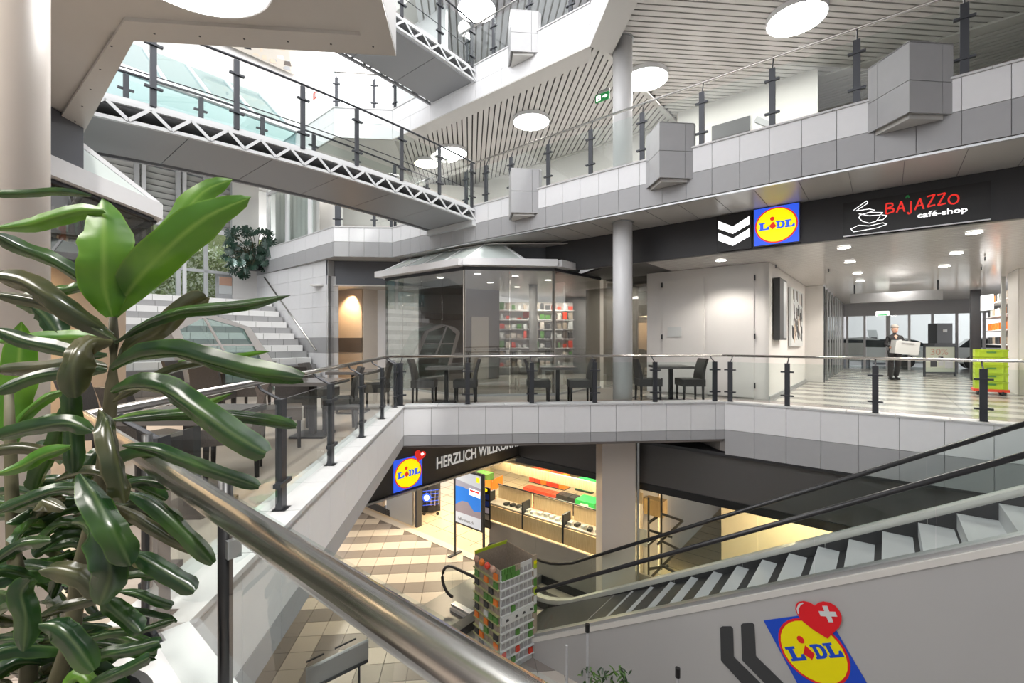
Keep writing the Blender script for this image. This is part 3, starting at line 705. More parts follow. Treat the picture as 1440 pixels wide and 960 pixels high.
# L2 level back glazing with blinds (right of window wall)
bl = thing('window_4', '', '', kind='structure')
for u in (18.2, 16.6, 14.9): piece('mullion', NU(7.35, u, 5.95), (.12, .12, 2.6), 'white', bl, rz=math.pi/4)
piece('rail', NU(7.35, 16.5, 6.9), (.12, 3.6, .1), 'white', bl, rz=math.pi/4)
for k in range(20): piece('blind_strip', NU(7.6, 18.1-k*.17, 5.9), (.015, .11, 2.5), 'blind', bl, rz=math.pi/4+(.5 if k % 2 else .2))
obj('pane', MB().box(NU(7.37, 16.5, 5.95), (.02, 3.5, 2.5), rz=math.pi/4), 'clear', bl)
obj('backdrop', MB().box(NU(8.2, 16.5, 5.95), (.1, 4.2, 2.6), rz=math.pi/4), 'plaster', bl)
light('blind_lamp', 'AREA', NU(7.8, 16.5, 7.2), 30, (1, .97, .92), .4, 3, rot=(0, 0, math.pi/4))
lt = at_z(500, 306, 6.9)

cs = thing('ceiling', '', '', kind='structure')
obj('ceiling_panel', MB().prism([NU(.6, 15.2), NU(7.1, 15.2), NU(7.1, 18.7), NU(.6, 18.7)], 7.34, 7.5), 'gap', cs)
for k in range(24): piece('ceiling_slat', NU(3.85, 15.28+k*.145, 7.32), (6.4, .12, .02), 'slat', cs, rz=math.pi/4)
# greenery outside: hedge bank
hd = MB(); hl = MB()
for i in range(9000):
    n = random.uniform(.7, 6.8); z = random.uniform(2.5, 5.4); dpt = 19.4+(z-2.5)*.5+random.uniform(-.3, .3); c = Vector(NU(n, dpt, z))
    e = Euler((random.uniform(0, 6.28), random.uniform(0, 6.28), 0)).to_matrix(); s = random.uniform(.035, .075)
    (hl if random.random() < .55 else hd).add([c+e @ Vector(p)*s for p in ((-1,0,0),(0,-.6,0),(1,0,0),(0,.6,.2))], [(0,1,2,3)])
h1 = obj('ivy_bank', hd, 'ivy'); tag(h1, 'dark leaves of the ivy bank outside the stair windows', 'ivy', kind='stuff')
h2 = obj('ivy_bank', hl, 'ivyl'); tag(h2, 'leaves painted pale as if sunlit on the ivy bank outside the stair windows', 'ivy', kind='stuff')  # sunlight is put into this pale leaf colour
obj('garden_bank', MB().box(NU(3.9, 20.8, 4.0), (9, .6, 3.2), rz=math.pi/4), 'ivy', None, kind='structure')
# ------------------------------------------------------------------ glass hood in front of the stairs
gh = thing('glazed_hood', 'white framed many-sided glass hood standing before the stairs', 'glass hood', NU(4, 12.4, 0))
opx = [(236,459),(258,447),(302,443),(352,460),(388,514),(408,552),(285,566),(262,513)]
ipx = [(253,463),(264,458),(287,446),(343,462),(371,511),(388,549),(295,552),(270,505)]
O = [at_u(x, y, 12.4) for x, y in opx]; I = [at_u(x, y, 12.4) for x, y in ipx]; off = Vector((R2, -R2, 0))*-.10
for i in range(8):
    j = (i+1) % 8; obj('frame_bar', MB().plate([O[i], O[j], I[j], I[i]], off), 'white', gh)
obj('pane', MB().plate(I, off*.1), 'roofg', gh)
obj('glazing_bar', MB().beam(at_u(287, 446, 12.38), at_u(323, 507, 12.38), .05, .05), 'white', gh); obj('glazing_bar', MB().beam(at_u(262, 485, 12.38), at_u(357, 485, 12.38), .04, .04), 'white', gh)
bk = Vector((-R2, R2, 0))*.75
for i in (0, 7, 6): 
    j = (i+1) % 8; obj('side_panel', MB().plate([O[i], O[j], O[j]+bk, O[i]+bk], (.01, .01, 0)), 'colw', gh)
for i in (1, 2, 3, 4): j = (i+1) % 8; obj('side_pane', MB().plate([O[i], O[j], O[j]+bk, O[i]+bk], (.01, .01, -.01)), 'roofg', gh)

# ------------------------------------------------------------------ centre glass pavilion
pv = thing('shop_pavilion', 'dark glass shopfront pavilion with sloping glass roof in the centre', 'shopfront', (1, 10.6, 0))
fA = (-.09, 10.6); fB = (2.0, 10.6); fL = NU(7.4, 10.7); fR = NU(11.1, 6.05)
fA = (-.12, 10.6); 
def glasswall(a, b, n, z0=.05, z1=3.02, m='shop'):
    a = V2(a); b = V2(b)
    for i in range(n):
        p = a.lerp(b, i/n); q = a.lerp(b, (i+1)/n); t_ = (q-p).normalized()*.006
        obj('glass_pane', MB().plate([p+t_+UP*z0, q-t_+UP*z0, q-t_+UP*z1, p+t_+UP*z1], Vector((-t_.y, t_.x, 0)).normalized()*.012), m, pv)
glasswall(fL, fA, 4); glasswall(fA, fB, 2); glasswall(fB, fR, 3)
for p in (fA, fB): obj('corner_post', MB().box((p[0], p[1]+.06, 1.51), (.07, .07, 3.02)), 'cream', pv)
def strip(pts, z0, z1, out, inn, m, name, parent):
    for i in range(len(pts)-1):
        a = V2(pts[i]); b = V2(pts[i+1]); obj(name, MB().beam(a+UP*((z0+z1)/2), b+UP*((z0+z1)/2), out, z1-z0), m, parent)
strip([NU(7.3, 10.85), (-.16, 10.5), (2.04, 10.5), (2.55, 11.0)], 3.04, 3.20, .30, 0, 'white', 'fascia_band', pv)
strip([fL, fA, fB, fR], 0, .05, .06, 0, 'alu', 'base_rail', pv); strip([fL, fA, fB, fR], 2.96, 3.03, .06, 0, 'iron', 'head_rail', pv)
# glass roof
e0 = Vector((*NU(7.3, 10.7), 3.2)); e1 = Vector((-.1, 10.55, 3.2)); e2 = Vector((1.05, 10.55, 3.2))
rdg1 = Vector((.62, 11.85, 3.98)); 
rdg0 = rdg1+Vector((*NU(0, 3.0), 0)) - Vector((0, 0, .05)); 
for i in range(4):
    a = e0.lerp(e1, i/4); b = e0.lerp(e1, (i+1)/4); c = rdg0.lerp(rdg1, (i+1)/4); d = rdg0.lerp(rdg1, i/4)
    obj('roof_pane', MB().plate([a, b, c, d], (0, 0, .015)), 'roofm', pv); obj('rafter', MB().beam(a, d, .05, .05), 'white', pv)
obj('roof_pane', MB().plate([e1, Vector((1.3, 10.6, 3.2)), rdg1], (0, 0, .015)), 'roofm', pv)
obj('roof_pane', MB().plate([Vector((1.3, 10.6, 3.2)), Vector((1.6, 11.9, 3.2)), rdg1], (0, 0, .015)), 'roofm', pv)
obj('rafter', MB().beam(e1, rdg1, .05, .05), 'white', pv); obj('rafter', MB().beam(Vector((1.3, 10.55, 3.2)), rdg1, .05, .05), 'white', pv); obj('ridge', MB().beam(rdg0, rdg1, .06, .06), 'white', pv)
struct('wall_bulkhead', MB().prism([(.62, 11.75), (1.1, 11.55), (2.15, 11.5), (3.0, 12.1), (3.2, 14), (-2, 15.5), (-2.1, 13.9)], 3.2, 3.775), 'mid')
struct('ceiling', MB().prism([NU(7.55, 11), (-.05, 10.75), (2.0, 10.75), NU(11.0, 6.2), NU(18, 6.2), NU(18, 12)], 3.03, 3.06), 'soffit')
# interior of pavilion shop
iw = thing('wall_shop', '', '', kind='structure')
wall_seg('wall_panel', NU(9.2, 11.5), (1.0, 15.5), 0, 3.03, 'leatherb', iw); wall_seg('wall_panel', NU(15.5, 10), NU(16, 4), 0, 3.03, 'grey', iw)
wall_seg('door_leaf', (.05, 15.1), (.62, 15.28), 0, 2.1, 'cream', iw)
column((1.95, 13.8), .13, 0, 3.03, 'colw', 'white column inside the glass shopfront')
sh = thing('goods_shelf', 'brightly lit shelving packed with small goods inside the glass shop', 'shelf', (2.2, 17, 0))
for k in range(7): obj('shelf_board', MB().box((2.2, 17.2, .3+k*.36), (3.6, .4, .03)), 'white', sh)
obj('shelf_back', MB().box((2.2, 17.5, 1.4), (3.7, .05, 2.8)), 'plaster', sh)
cols = ['redc', 'cardw', 'greenp', 'card', 'card', 'cardw', 'leatherb', 'cream', 'charcoal']
for k, (x, y) in enumerate([(.2, 11.6), (1.2, 11.9), (2.2, 12.6), (.6, 13.3), (1.5, 14.3), (-.8, 12.4)]): round_light((x, y, 3.03), .09, 'small downlight inside the glass shop, %s' % ('nearest the left corner', 'nearest the front panes', 'at the right panes', 'above the doorway', 'above the goods sign', 'leftmost of them')[k], 'spotm')
for k in range(7):
    for i in range(16):
        h = random.uniform(.12, .28); m_ = random.choice(cols); tag(obj('goods_packet', MB().box((.55+i*.22, 17.05, .32+k*.36+h/2), (random.uniform(.1, .18), .12, h)), m_), '%s packet, %s from left on the %s lit shelf up inside the glass shop' % (COLN[m_], ORD[i], ORD[k]), 'packet', 'packets on the lit shop shelves')
sg = thing('hanging_sign', 'red and white sign hanging above the goods in the glass shop', 'sign', (2.95, 15.6, 2.2))
obj('board', MB().box((1.75, 15.6, 2.2), (.62, .03, .2)), 'cardw', sg); obj('red_half', MB().box((1.95, 15.58, 2.2), (.22, .02, .2)), 'redc', sg)
light('shop_lamp_and_fill', 'AREA', (3, 16.3, 2.98), 130, (1, .95, .88), 2.5, 1.0)
light('shop_lamp_and_fill', 'AREA', (1.2, 12.9, 2.98), 25, (1, .95, .88), 1, 1.0)

# ------------------------------------------------------------------ closet wall, corridor
cw = thing('wall_closet', '', '', kind='structure')
wall_seg('wall_panel', NU(11.25, 4.75), NU(11.25, 1.97), 0, 3.03, 'plaster', cw, .1)
ds = thing('door_1', '', '', kind='structure')
for u0, u1 in ((4.33, 3.32), (3.28, 2.25)):
    obj('door_leaf', MB().box(NU(11.18, (u0+u1)/2, 1.42), (.04, abs(u0-u1)-.02, 2.78), rz=math.pi/4), 'plaster', ds)
for z in (2.7, 1.4, .3): piece('hinge', NU(11.15, 2.24, z), (.03, .03, .12), 'iron', ds, rz=math.pi/4); piece('hinge', NU(11.15, 4.34, z), (.03, .03, .12), 'iron', ds, rz=math.pi/4)
piece('notice', NU(11.14, 4.02, 1.52), (.012, .34, .24), 'cardw', ds, rz=math.pi/4)
obj('wall_darkglass', MB().box(NU(11.3, 5.4, 1.5), (.02, 1.3, 3.0), rz=math.pi/4), 'shop', None, kind='structure')
struct('wall_inner', MB().box(NU(13.2, 6.0, 1.5), (.1, 3.4, 3.0), rz=math.pi/4), 'frost')
light('shop_lamp_and_fill', 'AREA', NU(12.2, 6.4, 2.98), 30, (1, .95, .85), 1, 1)  # fill light added to lift the dark right-hand panes
wl2 = thing('wall_left', '', '', kind='structure')
wall_seg('wall_panel', NU(11.2, 2.02), NU(17.1, 2.02), 0, 3.03, 'plaster', wl2, .1)
wall_seg('wall_return', NU(17.1, 2.02), NU(17.1, 1.5), 0, 3.03, 'plaster', wl2, .1)
struct('baseboard_left', MB().box(NU(14.1, 1.95, .04), (5.9, .03, .09), rz=math.pi/4), 'alu')
gw = thing('window_5', '', '', kind='structure')
for k in range(9):
    obj('pane', MB().box(NU(17.7+k*1.0, 1.5, 1.5), (.96, .02, 2.9), rz=math.pi/4), 'shop', gw)
    piece('mullion', NU(17.2+k*1.0, 1.5, 1.5), (.05, .06, 3.0), 'iron' if k == 0 else 'alu', gw, rz=math.pi/4)
for k in range(6): piece('poster', NU(18.0+k*1.4, 1.62, 1.5), (.9, .02, 2.5), 'cardw', gw, rz=math.pi/4)
struct('wall_storeback', MB().box(NU(21.6, 2.6, 1.5), (9, .1, 3.0), rz=math.pi/4), 'plaster')
wr = thing('wall_right', '', '', kind='structure')
wall_seg('wall_panel', NU(17.3, -2.5), NU(16.1, -2.5), 0, 3.03, 'plaster', wr, .1)
wall_seg('wall_panel', NU(16.1, -2.5), NU(13.9, -5.0), 0, 3.03, 'plaster', wr, .1)
wall_seg('shop_side', NU(17.4, -2.6), NU(17.4, -6), 0, 3.03, 'plaster', wr, .1)
ce = thing('ceiling', '', '', kind='structure')
obj('ceiling_panel', MB().prism([NU(9.5, 4.9), NU(9.5, -9), NU(27, -9), NU(27, 7), NU(11, 7)], 3.05, 3.1), 'gap', ce)
for k in range(100):
    n = 9.62+k*.17; piece('ceiling_slat', NU(n, -1.6 if n > 11.2 else -.6, 3.045), (.158, 7.3 if n > 11.2 else 9.4, .02), 'gloss', ce, rz=math.pi/4)
obj('ceiling_panel', MB().prism([NU(9.5, 6), NU(9.5, 10), NU(8.2, 9), NU(8.3, 7.5)], 3.7, 3.72), 'soffit', ce)
ends = thing('wall_far', '', '', kind='structure')
obj('wall_panel', MB().box(NU(26.6, -2, 2.8), (.1, 9, .7), rz=math.pi/4), 'grey', ends)
dd = thing('door_2', '', '', kind='structure')
for u in (1.4, .75, -.05, -.12, -.8, -1.55, -2.3, -3.1): piece('door_frame', NU(26.5, u, 1.25), (.08, .09, 2.5), 'grey', dd, rz=math.pi/4)
piece('door_head', NU(26.5, -1, 2.48), (.1, 5.2, .08), 'grey', dd, rz=math.pi/4)
for u in (1.08, .35, -.45, -1.18, -1.92, -2.7): obj('pane', MB().box(NU(26.5, u, 1.25), (.02, .66, 2.4), rz=math.pi/4), 'clear', dd)
# street outside: ground, cars
struct('floor', MB().prism([NU(27, 12), NU(27, -16), NU(48, -16), NU(48, 12)], -.2, -.02), 'street')
struct('wall_street', MB().box(NU(46, -2, 2), (.5, 34, 6), rz=math.pi/4), 'white')
def carm(loc, rz, label, body):
    t = thing('car', label, 'car', loc, rz); W = WM[t.name]
    def mk(name, prof, w_, m):
        mb = MB(); n = len(prof); mb.add([W @ Vector((x, -w_/2, z)) for x, z in prof]+[W @ Vector((x, w_/2, z)) for x, z in prof], [tuple(range(n)), tuple(range(n, 2*n))[::-1]]+[(i, (i+1) % n, n+(i+1) % n, n+i) for i in range(n)])
        return obj(name, mb, m, t)
    mk('body', [(-2.1,.3),(-2.15,.8),(-1.9,1.0),(.9,.98),(1.95,.8),(2.1,.55),(2.05,.3)], 1.75, body)
    mk('cabin', [(-1.8,.98),(-1.4,1.4),(-.2,1.48),(.5,1.3),(1.0,.97)], 1.55, 'carg'); mk('roof', [(-1.3,1.41),(-.2,1.49),(.35,1.37),(.35,1.34),(-1.3,1.38)], 1.56, body)
    for x in (-1.3, 1.35):
        for y in (-.82, .82): obj('wheel', MB().tube([W @ Vector((x, y-.1, .32)), W @ Vector((x, y+.1, .32))], .32, 16), 'rubber', t)
carm(NU(29.2, .6, 0), math.radians(-45), 'white parked car seen through the left panes of the end doors', 'car')
carm(NU(29.2, -4.3, 0), math.radians(-45), 'white car with red marking outside the right panes of the doors', 'car')
carm(NU(37, -1, 0), math.radians(-45), 'grey car farthest back across the street', 'alu')
# hanging beam signs
hb_ = thing('hanging_panel', 'long brushed metal panel hanging from the corridor ceiling', 'hanging sign', NU(17.7, -.2, 2.7))
obj('panel', MB().box(NU(17.7, -.2, 2.62), (.12, 2.1, .28), rz=math.pi/4), 'trussd', hb_)
for u in (.75, -1.15): obj('rod', MB().box(NU(17.7, u, 2.9), (.04, .04, .3), rz=math.pi/4), 'iron', hb_)
ex = thing('exit_sign', 'small lit exit sign hanging over the end doors', 'sign', NU(24, .1, 2.45)); obj('box', MB().box(NU(24, .1, 2.42), (.06, .42, .18), rz=math.pi/4), 'white_e', ex); obj('arrow', MB().box(NU(23.96, .1, 2.36), (.01, .3, .05), rz=math.pi/4), 'green', ex)
ex = thing('exit_sign', 'green exit sign with arrow beside the upper column top', 'sign', at_u(849, 134, 4.9)); p = at_n(849, 136, 9.6)
frx = Frame(p-Vector((.16, -.16, .08))*1.0, Vector((R2, -R2, 0))*.36, UP*.18, (-R2, -R2, 0))
obj('box', frx.plate([(0,0),(1,0),(1,1),(0,1)], -.03, 0), 'green', ex); obj('pictogram', frx.plate([(.08,.15),(.4,.15),(.4,.85),(.08,.85)], 0, .004), 'white_e', ex)
obj('running_figure', frx.plate([(.18,.2),(.26,.5),(.2,.7),(.3,.8),(.34,.5),(.3,.2)], .004, .008), 'green', ex)
obj('arrow', frx.plate([(.5,.42),(.72,.42),(.72,.25),(.92,.5),(.72,.75),(.72,.58),(.5,.58)], 0, .004), 'white_e', ex); obj('hanger', MB().box(p+Vector((0, 0, .14)), (.3, .02, .06), rz=-math.pi/4), 'grey', ex)
fx = thing('fire_sign', 'small red fire equipment sign on the white top storey wall', 'sign', at_n(443, 135, 9.4)); p = at_n(443, 135, 8.94)
frx = Frame(p-Vector((.1, -.1, .12)), Vector((R2, -R2, 0))*.28, UP*.28, (-R2, -R2, 0)); obj('plate', frx.plate([(0,0),(1,0),(1,1),(0,1)], 0, .01), 'redc', fx); obj('pictogram', frx.plate([(.2,.15),(.3,.85),(.4,.85),(.45,.15)], .01, .014), 'cardw', fx); obj('pictogram', frx.plate([(.55,.2),(.6,.8),(.85,.8),(.8,.2)], .01, .014), 'cardw', fx)
# corridor downlights
names = ['nearest the logo sign', 'second in the left row', 'third in the left row', 'last in the left row', 'nearest in the right row', 'second in the right row', 'third in the right row', 'over the white closet']
for (px, py), nm in zip([(1187,348),(1195,368),(1206,384),(1210,395),(1370,327),(1345,356),(1328,374),(1014,366)], names):
    p = at_z(px, py, 3.03); round_light((p.x, p.y, 3.04), .1, 'small round corridor downlight, %s' % nm, 'spotm')
    light('downlight', 'SPOT', (p.x, p.y, 2.9), 70, (1, .93, .84), .08, spot=130)
for n in (13, 18, 22.5): light('corridor_lamp', 'AREA', NU(n, -.3, 3.0), 60, (1, .95, .88), 1.6, .5, rot=(0, 0, math.pi/4))
mbs = MB()
for px, py in ((1091, 372), (1165, 378), (1385, 361), (1380, 375)): p = at_z(px, py, 3.03); mbs.tube([(p.x, p.y, 3.03), (p.x, p.y, 2.95)], .012, 6)
tag(obj('sprinkler', mbs, 'iron'), 'small dark sprinkler heads in the corridor ceiling', 'sprinkler', kind='stuff')
# art on the corridor wall
fr = Frame(NU(12.5, 1.95, 1.32), Vector((R2, R2, 0))*-.9, UP*1.40, (R2, -R2, 0))
ar = thing('picture', 'tall dark grey framed panel on the corridor wall nearest the closet', 'picture', NU(12, 1.95, 1.3))
obj('box_frame', fr.plate([(0,0),(1,0),(1,1),(0,1)], 0, .13), 'charcoal', ar); obj('face', fr.plate([(.06,.03),(.5,.03),(.5,.97),(.06,.97)], .13, .135), 'alu', ar)
ar = thing('picture', 'gold brown and white abstract canvas beside the grey framed panel', 'picture', NU(15, 1.95, 1.3))
fr = Frame(NU(15.8, 1.95, 1.15), Vector((R2, R2, 0))*-2.1, UP*1.55, (R2, -R2, 0))
obj('canvas', fr.plate([(0,0),(1,0),(1,1),(0,1)], 0, .06), 'cardw', ar)
rs = random.Random(4)
for i in range(38):
    x, y = rs.uniform(.05, .85), rs.uniform(.05, .8); a, b = rs.uniform(.04, .12), rs.uniform(.1, .26)
    obj('paint_stroke', fr.plate([(x, y), (x+a, y+b*.2), (min(.99, x+a*1.2), min(.98, y+b)), (x+a*.3, min(.98, y+b*.8))], .06, .063+i*.0002), rs.choice(['leatherb', 'cloth_b', 'beige', 'black', 'plaster']), ar)

# ------------------------------------------------------------------ dark fascia with signs
fsc = thing('wall_fascia', '', '', kind='structure')
obj('fascia_panel', MB().box(NU(9.55, -1.2, 3.4), (.12, 13.2, .735), rz=math.pi/4), 'dark', fsc)
wall_seg('fascia_panel', NU(9.55, 5.3), NU(9.5, 6.7), 3.03, 3.765, 'dark', fsc, .12)
wall_seg('fascia_panel', NU(9.52, 6.5), (2.2, 11.45), 3.03, 3.765, 'dark', fsc, .12)
XD = Vector((R2, -R2, 0)); ND = Vector((-R2, -R2, 0))
fr = Frame(NU(9.46, 1.9, 3.07), XD*.72, UP*.68, ND)
s1 = thing('logo_sign', 'lit square blue yellow and red supermarket sign on the dark fascia', 'sign', NU(9.46, 1.55, 3.07))
obj('sign_box', fr.plate([(-.02,-.02),(1.02,-.02),(1.02,1.02),(-.02,1.02)], 0, .05), 'iron', s1)
fr2 = Frame(fr.p(0, 0, .05), fr.x, fr.y, ND); lidl(fr2, s1, True)
s2 = thing('chevron_sign', 'black square sign with two white downward chevrons beside the lit logo', 'sign', NU(9.46, 2.3, 3.05))
fr = Frame(NU(9.46, 2.57, 3.05), XD*.62, UP*.70, ND); obj('board', fr.plate([(0,0),(1,0),(1,1),(0,1)], 0, .03), 'black', s2)
for y0 in (.45, .12):
    obj('chevron', fr.plate([(.05,y0+.2),(.48,y0),(.95,y0+.2),(.95,y0+.42),(.48,y0+.2),(.05,y0+.42)], .03, .036), 'white_e', s2)
s3 = thing('cafe_sign', 'black cafe sign with red brush lettering and a white cup drawing', 'sign', NU(9.46, -.3, 3.07))
fr = Frame(NU(9.46, .55, 3.06), XD*1.72, UP*.555, ND); obj('board', fr.plate([(0,0),(1,0),(1,1),(0,1)], 0, .03), 'black', s3); obj('lower_edge', fr.plate([(0,-.02),(1,-.02),(1,.01),(0,.01)], 0, .034), 'alu', s3)
fr = Frame(fr.p(0, 0, .03), fr.x, fr.y, ND)
def U01(x0, y0, w_, h_, lines): return [[(x0+a*w_, y0+b*h_) for a, b in l] for l in lines]
LT = dict(B=[[(.1,0),(.15,1)],[(.15,1),(.7,.95),(.75,.7),(.2,.52),(.8,.45),(.85,.15),(.1,0)]], A=[[(0,0),(.5,1),(.85,0)],[(.2,.35),(.75,.38)]], J=[[(.6,.9),(.6,-.15),(.3,-.3),(.05,-.1)]],
          Z=[[(.05,.95),(.9,1.05),(.1,0),(.95,.1)]], O=[arc(.5, .5, .42, .42, 0, 360, 14)+[(.92, .5)]])
x = .315
for ch, w_ in (('B', .075), ('A', .065), ('J', .045), ('A', .07), ('Z', .06), ('Z', .06), ('O', .075)):
    strokes('letter', fr, U01(x, .50+(.04 if ch == 'Z' else 0), w_, .30, LT[ch]), .022, 'red_e', s3); x += w_+.008
strokes('accent', fr, [[(.46, .87), (.475, .95), (.485, .87)]], .02, 'green', s3)
text('lettering', 'café-shop', fr, .54, .27, .115, 'white_e', s3, sx=1.25, bold=.02)
strokes('cup_drawing', fr, [[(.12,.62),(.2,.52),(.28,.5),(.3,.56),(.2,.62),(.13,.58),(.12,.5),(.15,.38),(.2,.3),(.25,.33),(.28,.46)],[(.29,.5),(.33,.45),(.3,.35),(.26,.36)],[(.06,.2),(.12,.28),(.2,.22),(.3,.26),(.33,.2),(.25,.13),(.08,.1),(.06,.2)],
    [(.08,.75),(.18,.97),(.19,.9),(.1,.72),(.2,.72),(.24,.66),(.18,.6)]], .009, 'white_e', s3)

# ------------------------------------------------------------------ left pavilion (mirrored roof), beige interior
lp = thing('shop_pavilion', 'white edged glass roofed pavilion at far left behind the cream column', 'shopfront', (-4.5, 6, 0))
cr_ = (-4.45, 6.9); c_a = (-4.45, 4.4); c_b = NU(1.72, 12)
strip([c_a, cr_], 3.05, 3.26, .12, 0, 'white', 'fascia_band', lp); strip([cr_, c_b], 3.05, 3.26, .12, 0, 'white', 'fascia_band', lp)
r0 = Vector((-5.0, 5.3, 3.95)); 
A_ = Vector((-4.45, 6.9, 3.26)); ap = Vector((-4.7, 5.65, 3.74)); ap2 = Vector((*NU(.9, 10.5), 3.74))
obj('roof_pane', MB().plate([A_, Vector((-4.45, 4.8, 3.26)), Vector((-4.8, 4.9, 3.75)), ap], (0, 0, .01)), 'roofm', lp); obj('roof_pane', MB().plate([A_, Vector((*c_b, 3.26)), ap2, ap], (0, 0, .01)), 'roofm', lp)
obj('rafter', MB().beam(A_, ap, .05, .06), 'white', lp)
for k in range(1, 5): f = k/5; obj('rafter', MB().beam(A_.lerp(Vector((*c_b, 3.26)), f), ap.lerp(ap2, f), .04, .05), 'white', lp)
struct('wall_bulkhead', MB().prism([(-4.42, 5.62), (-4.42, 4.0), (-7, 4.0), NU(.2, 11), NU(.85, 11), NU(.85, 7.2)], 3.15, 3.78), 'mid')
for a, b in (((-4.52, 6.85), (-4.52, 4.4)), ((-4.55, 6.95), NU(1.6, 12))):
    a = V2(a); b = V2(b)
    for i in range(3):
        p = a.lerp(b, i/3); q = a.lerp(b, (i+1)/3)
        obj('glass_pane', MB().plate([p+UP*2.2, q+UP*2.2, q+UP*3.04, p+UP*3.04], (.01, .0, 0)), 'shop', lp)
        obj('rail', MB().beam(p+UP*3.02, q+UP*3.02, .1, .04), 'iron', lp); obj('rail', MB().beam(p+UP*2.2, q+UP*2.2, .05, .05), 'iron', lp)
struct('ceiling', MB().prism([(-4.8, 6.6), (-4.8, 3.5), (-10, 3.5), NU(-3, 12), NU(1.3, 12)], 2.55, 2.6), 'soffit')
struct('wall_side', MB().box((-6.8, 8.0, 1.5), (4.2, .1, 3.0), rz=math.radians(100)), 'beige')
struct('wall_side', MB().box(NU(.6, 12.2, 1.5), (.6, 2.4, 3.0), rz=math.pi/4), 'beige')
light('pavilion_lamp', 'AREA', (-5.6, 7.0, 2.5), 60, (1, .75, .45), 1.2, 1)
rackb = thing('bottle_rack', 'dark rack of hanging bottles under the left pavilion roof', 'rack', (-4.9, 6.5, 2.3))
for k in range(9): m_ = random.choice(['card', 'orange', 'cardw']); tag(obj('bottle', MB().lathe((-4.75-k*.03, 5.5+k*.16, 2.45), [(.03, 0), (.035, .22), (.012, .32), (.012, .4)], 10), m_), 'small %s bottle, %s from the front in the rack under the left pavilion roof' % (COLN[m_], ORD[k]), 'bottle', 'bottles in the left rack')
obj('board', MB().beam(Vector((-4.7, 5.3, 2.42)), Vector((-5.05, 7.1, 2.42)), .18, .05), 'iron', rackb); obj('front', MB().beam(Vector((-4.62, 5.3, 2.36)), Vector((-4.97, 7.1, 2.36)), .02, .2), 'iron', rackb)

# ------------------------------------------------------------------ upper level interiors (behind rails)
u2 = thing('wall_upper', '', '', kind='structure')
wall_seg('wall_panel', NU(13, 14), NU(13, 5.3), 4.65, 7.6, 'plaster', u2); wall_seg('wall_panel', NU(12.5, 4.4), NU(12.5, 1.2), 4.65, 7.6, 'plaster', u2)
wall_seg('wall_panel', NU(12.5, 4.4), NU(16, 4.4), 4.65, 7.6, 'cream', u2); wall_seg('wall_panel', NU(19, 5), NU(19, -10), 4.65, 7.6, 'cream', u2)
wall_seg('door_leaf', NU(12.42, 3.5), NU(12.42, 2.6), 4.65, 6.9, 'dark', u2, .04)
for k in range(8): piece('shelf_rail', NU(11.8, 6.6, 4.9+k*.16), (.06, 2.4, .03), 'white', u2, rz=math.pi/4)
wall_seg('base_band', NU(18.9, 5), NU(18.9, -10), 4.65, 4.8, 'redc', u2, .05)
obj('brace', MB().beam(Vector(NU(11.6, 2.3, 6.4)), Vector(NU(11.6, .2, 4.75)), .12, .12), 'grey', u2)
u3 = thing('wall_top', '', '', kind='structure')
wall_seg('wall_panel', NU(12.5, 14), NU(12.5, -6), 8.15, 11.2, 'white', u3); 
wall_seg('wall_panel', (-6, 17), (3, 18), 4.65, 7.3, 'plaster', u3); wall_seg('wall_panel', NU(8.95, 13), NU(8.95, 9.9), 8.2, 11.2, 'white', u3)
p = at_z(500, 306, 7.2)
light('upper_lamp', 'AREA', NU(11, 3, 7.5), 70, (1, .96, .9), 5, 1.2, rot=(0, 0, -math.pi/4))

# ------------------------------------------------------------------ escalator
M['esc_band'] = mat('deck_band', (.80, .78, .74), .3, metal=.3)
es = thing('escalator', 'escalator with glass sides and grey cladding rising to the right', 'escalator', NU(8.1, 7, Z_LOW))
TG = math.tan(math.radians(30)); NF, NR = 7.35, 8.92
ub = 5.93       # u where the incline starts at the bottom (deck level)
def zi(u, base): return base+(ub-u)*TG
UE = -6.5
def path(base, n, r=.0, u1=UE, flat=2.0, lowu=None):
    pts = [NU(n, ub+flat, base), NU(n, ub+.5, base)]
    pts += [NU(n, ub+.25, base+.03), NU(n, ub, base+.10)]
    pts += [NU(n, ub-.35, zi(ub-.35, base)+.03), NU(n, u1, zi(u1, base)+.03)]
    return [Vector(p) for p in pts]
DK = Z_LOW+.10; HRH = Z_LOW+1.03
def between(name, lo, hi, m, off, parent=es, sm=False):
    for i in range(len(lo)-1):
        d = (lo[i+1]-lo[i]).length; k = max(1, int(d/1.35))
        for j in range(k):
            a = lo[i].lerp(lo[i+1], j/k); b = lo[i].lerp(lo[i+1], (j+1)/k); c = hi[i].lerp(hi[i+1], (j+1)/k); e = hi[i].lerp(hi[i+1], j/k); g = (b-a).normalized()*.004
            obj(name, MB().plate([a+g, b-g, c-g, e+g], off), m, parent)
vN = Vector((R2, R2, 0))
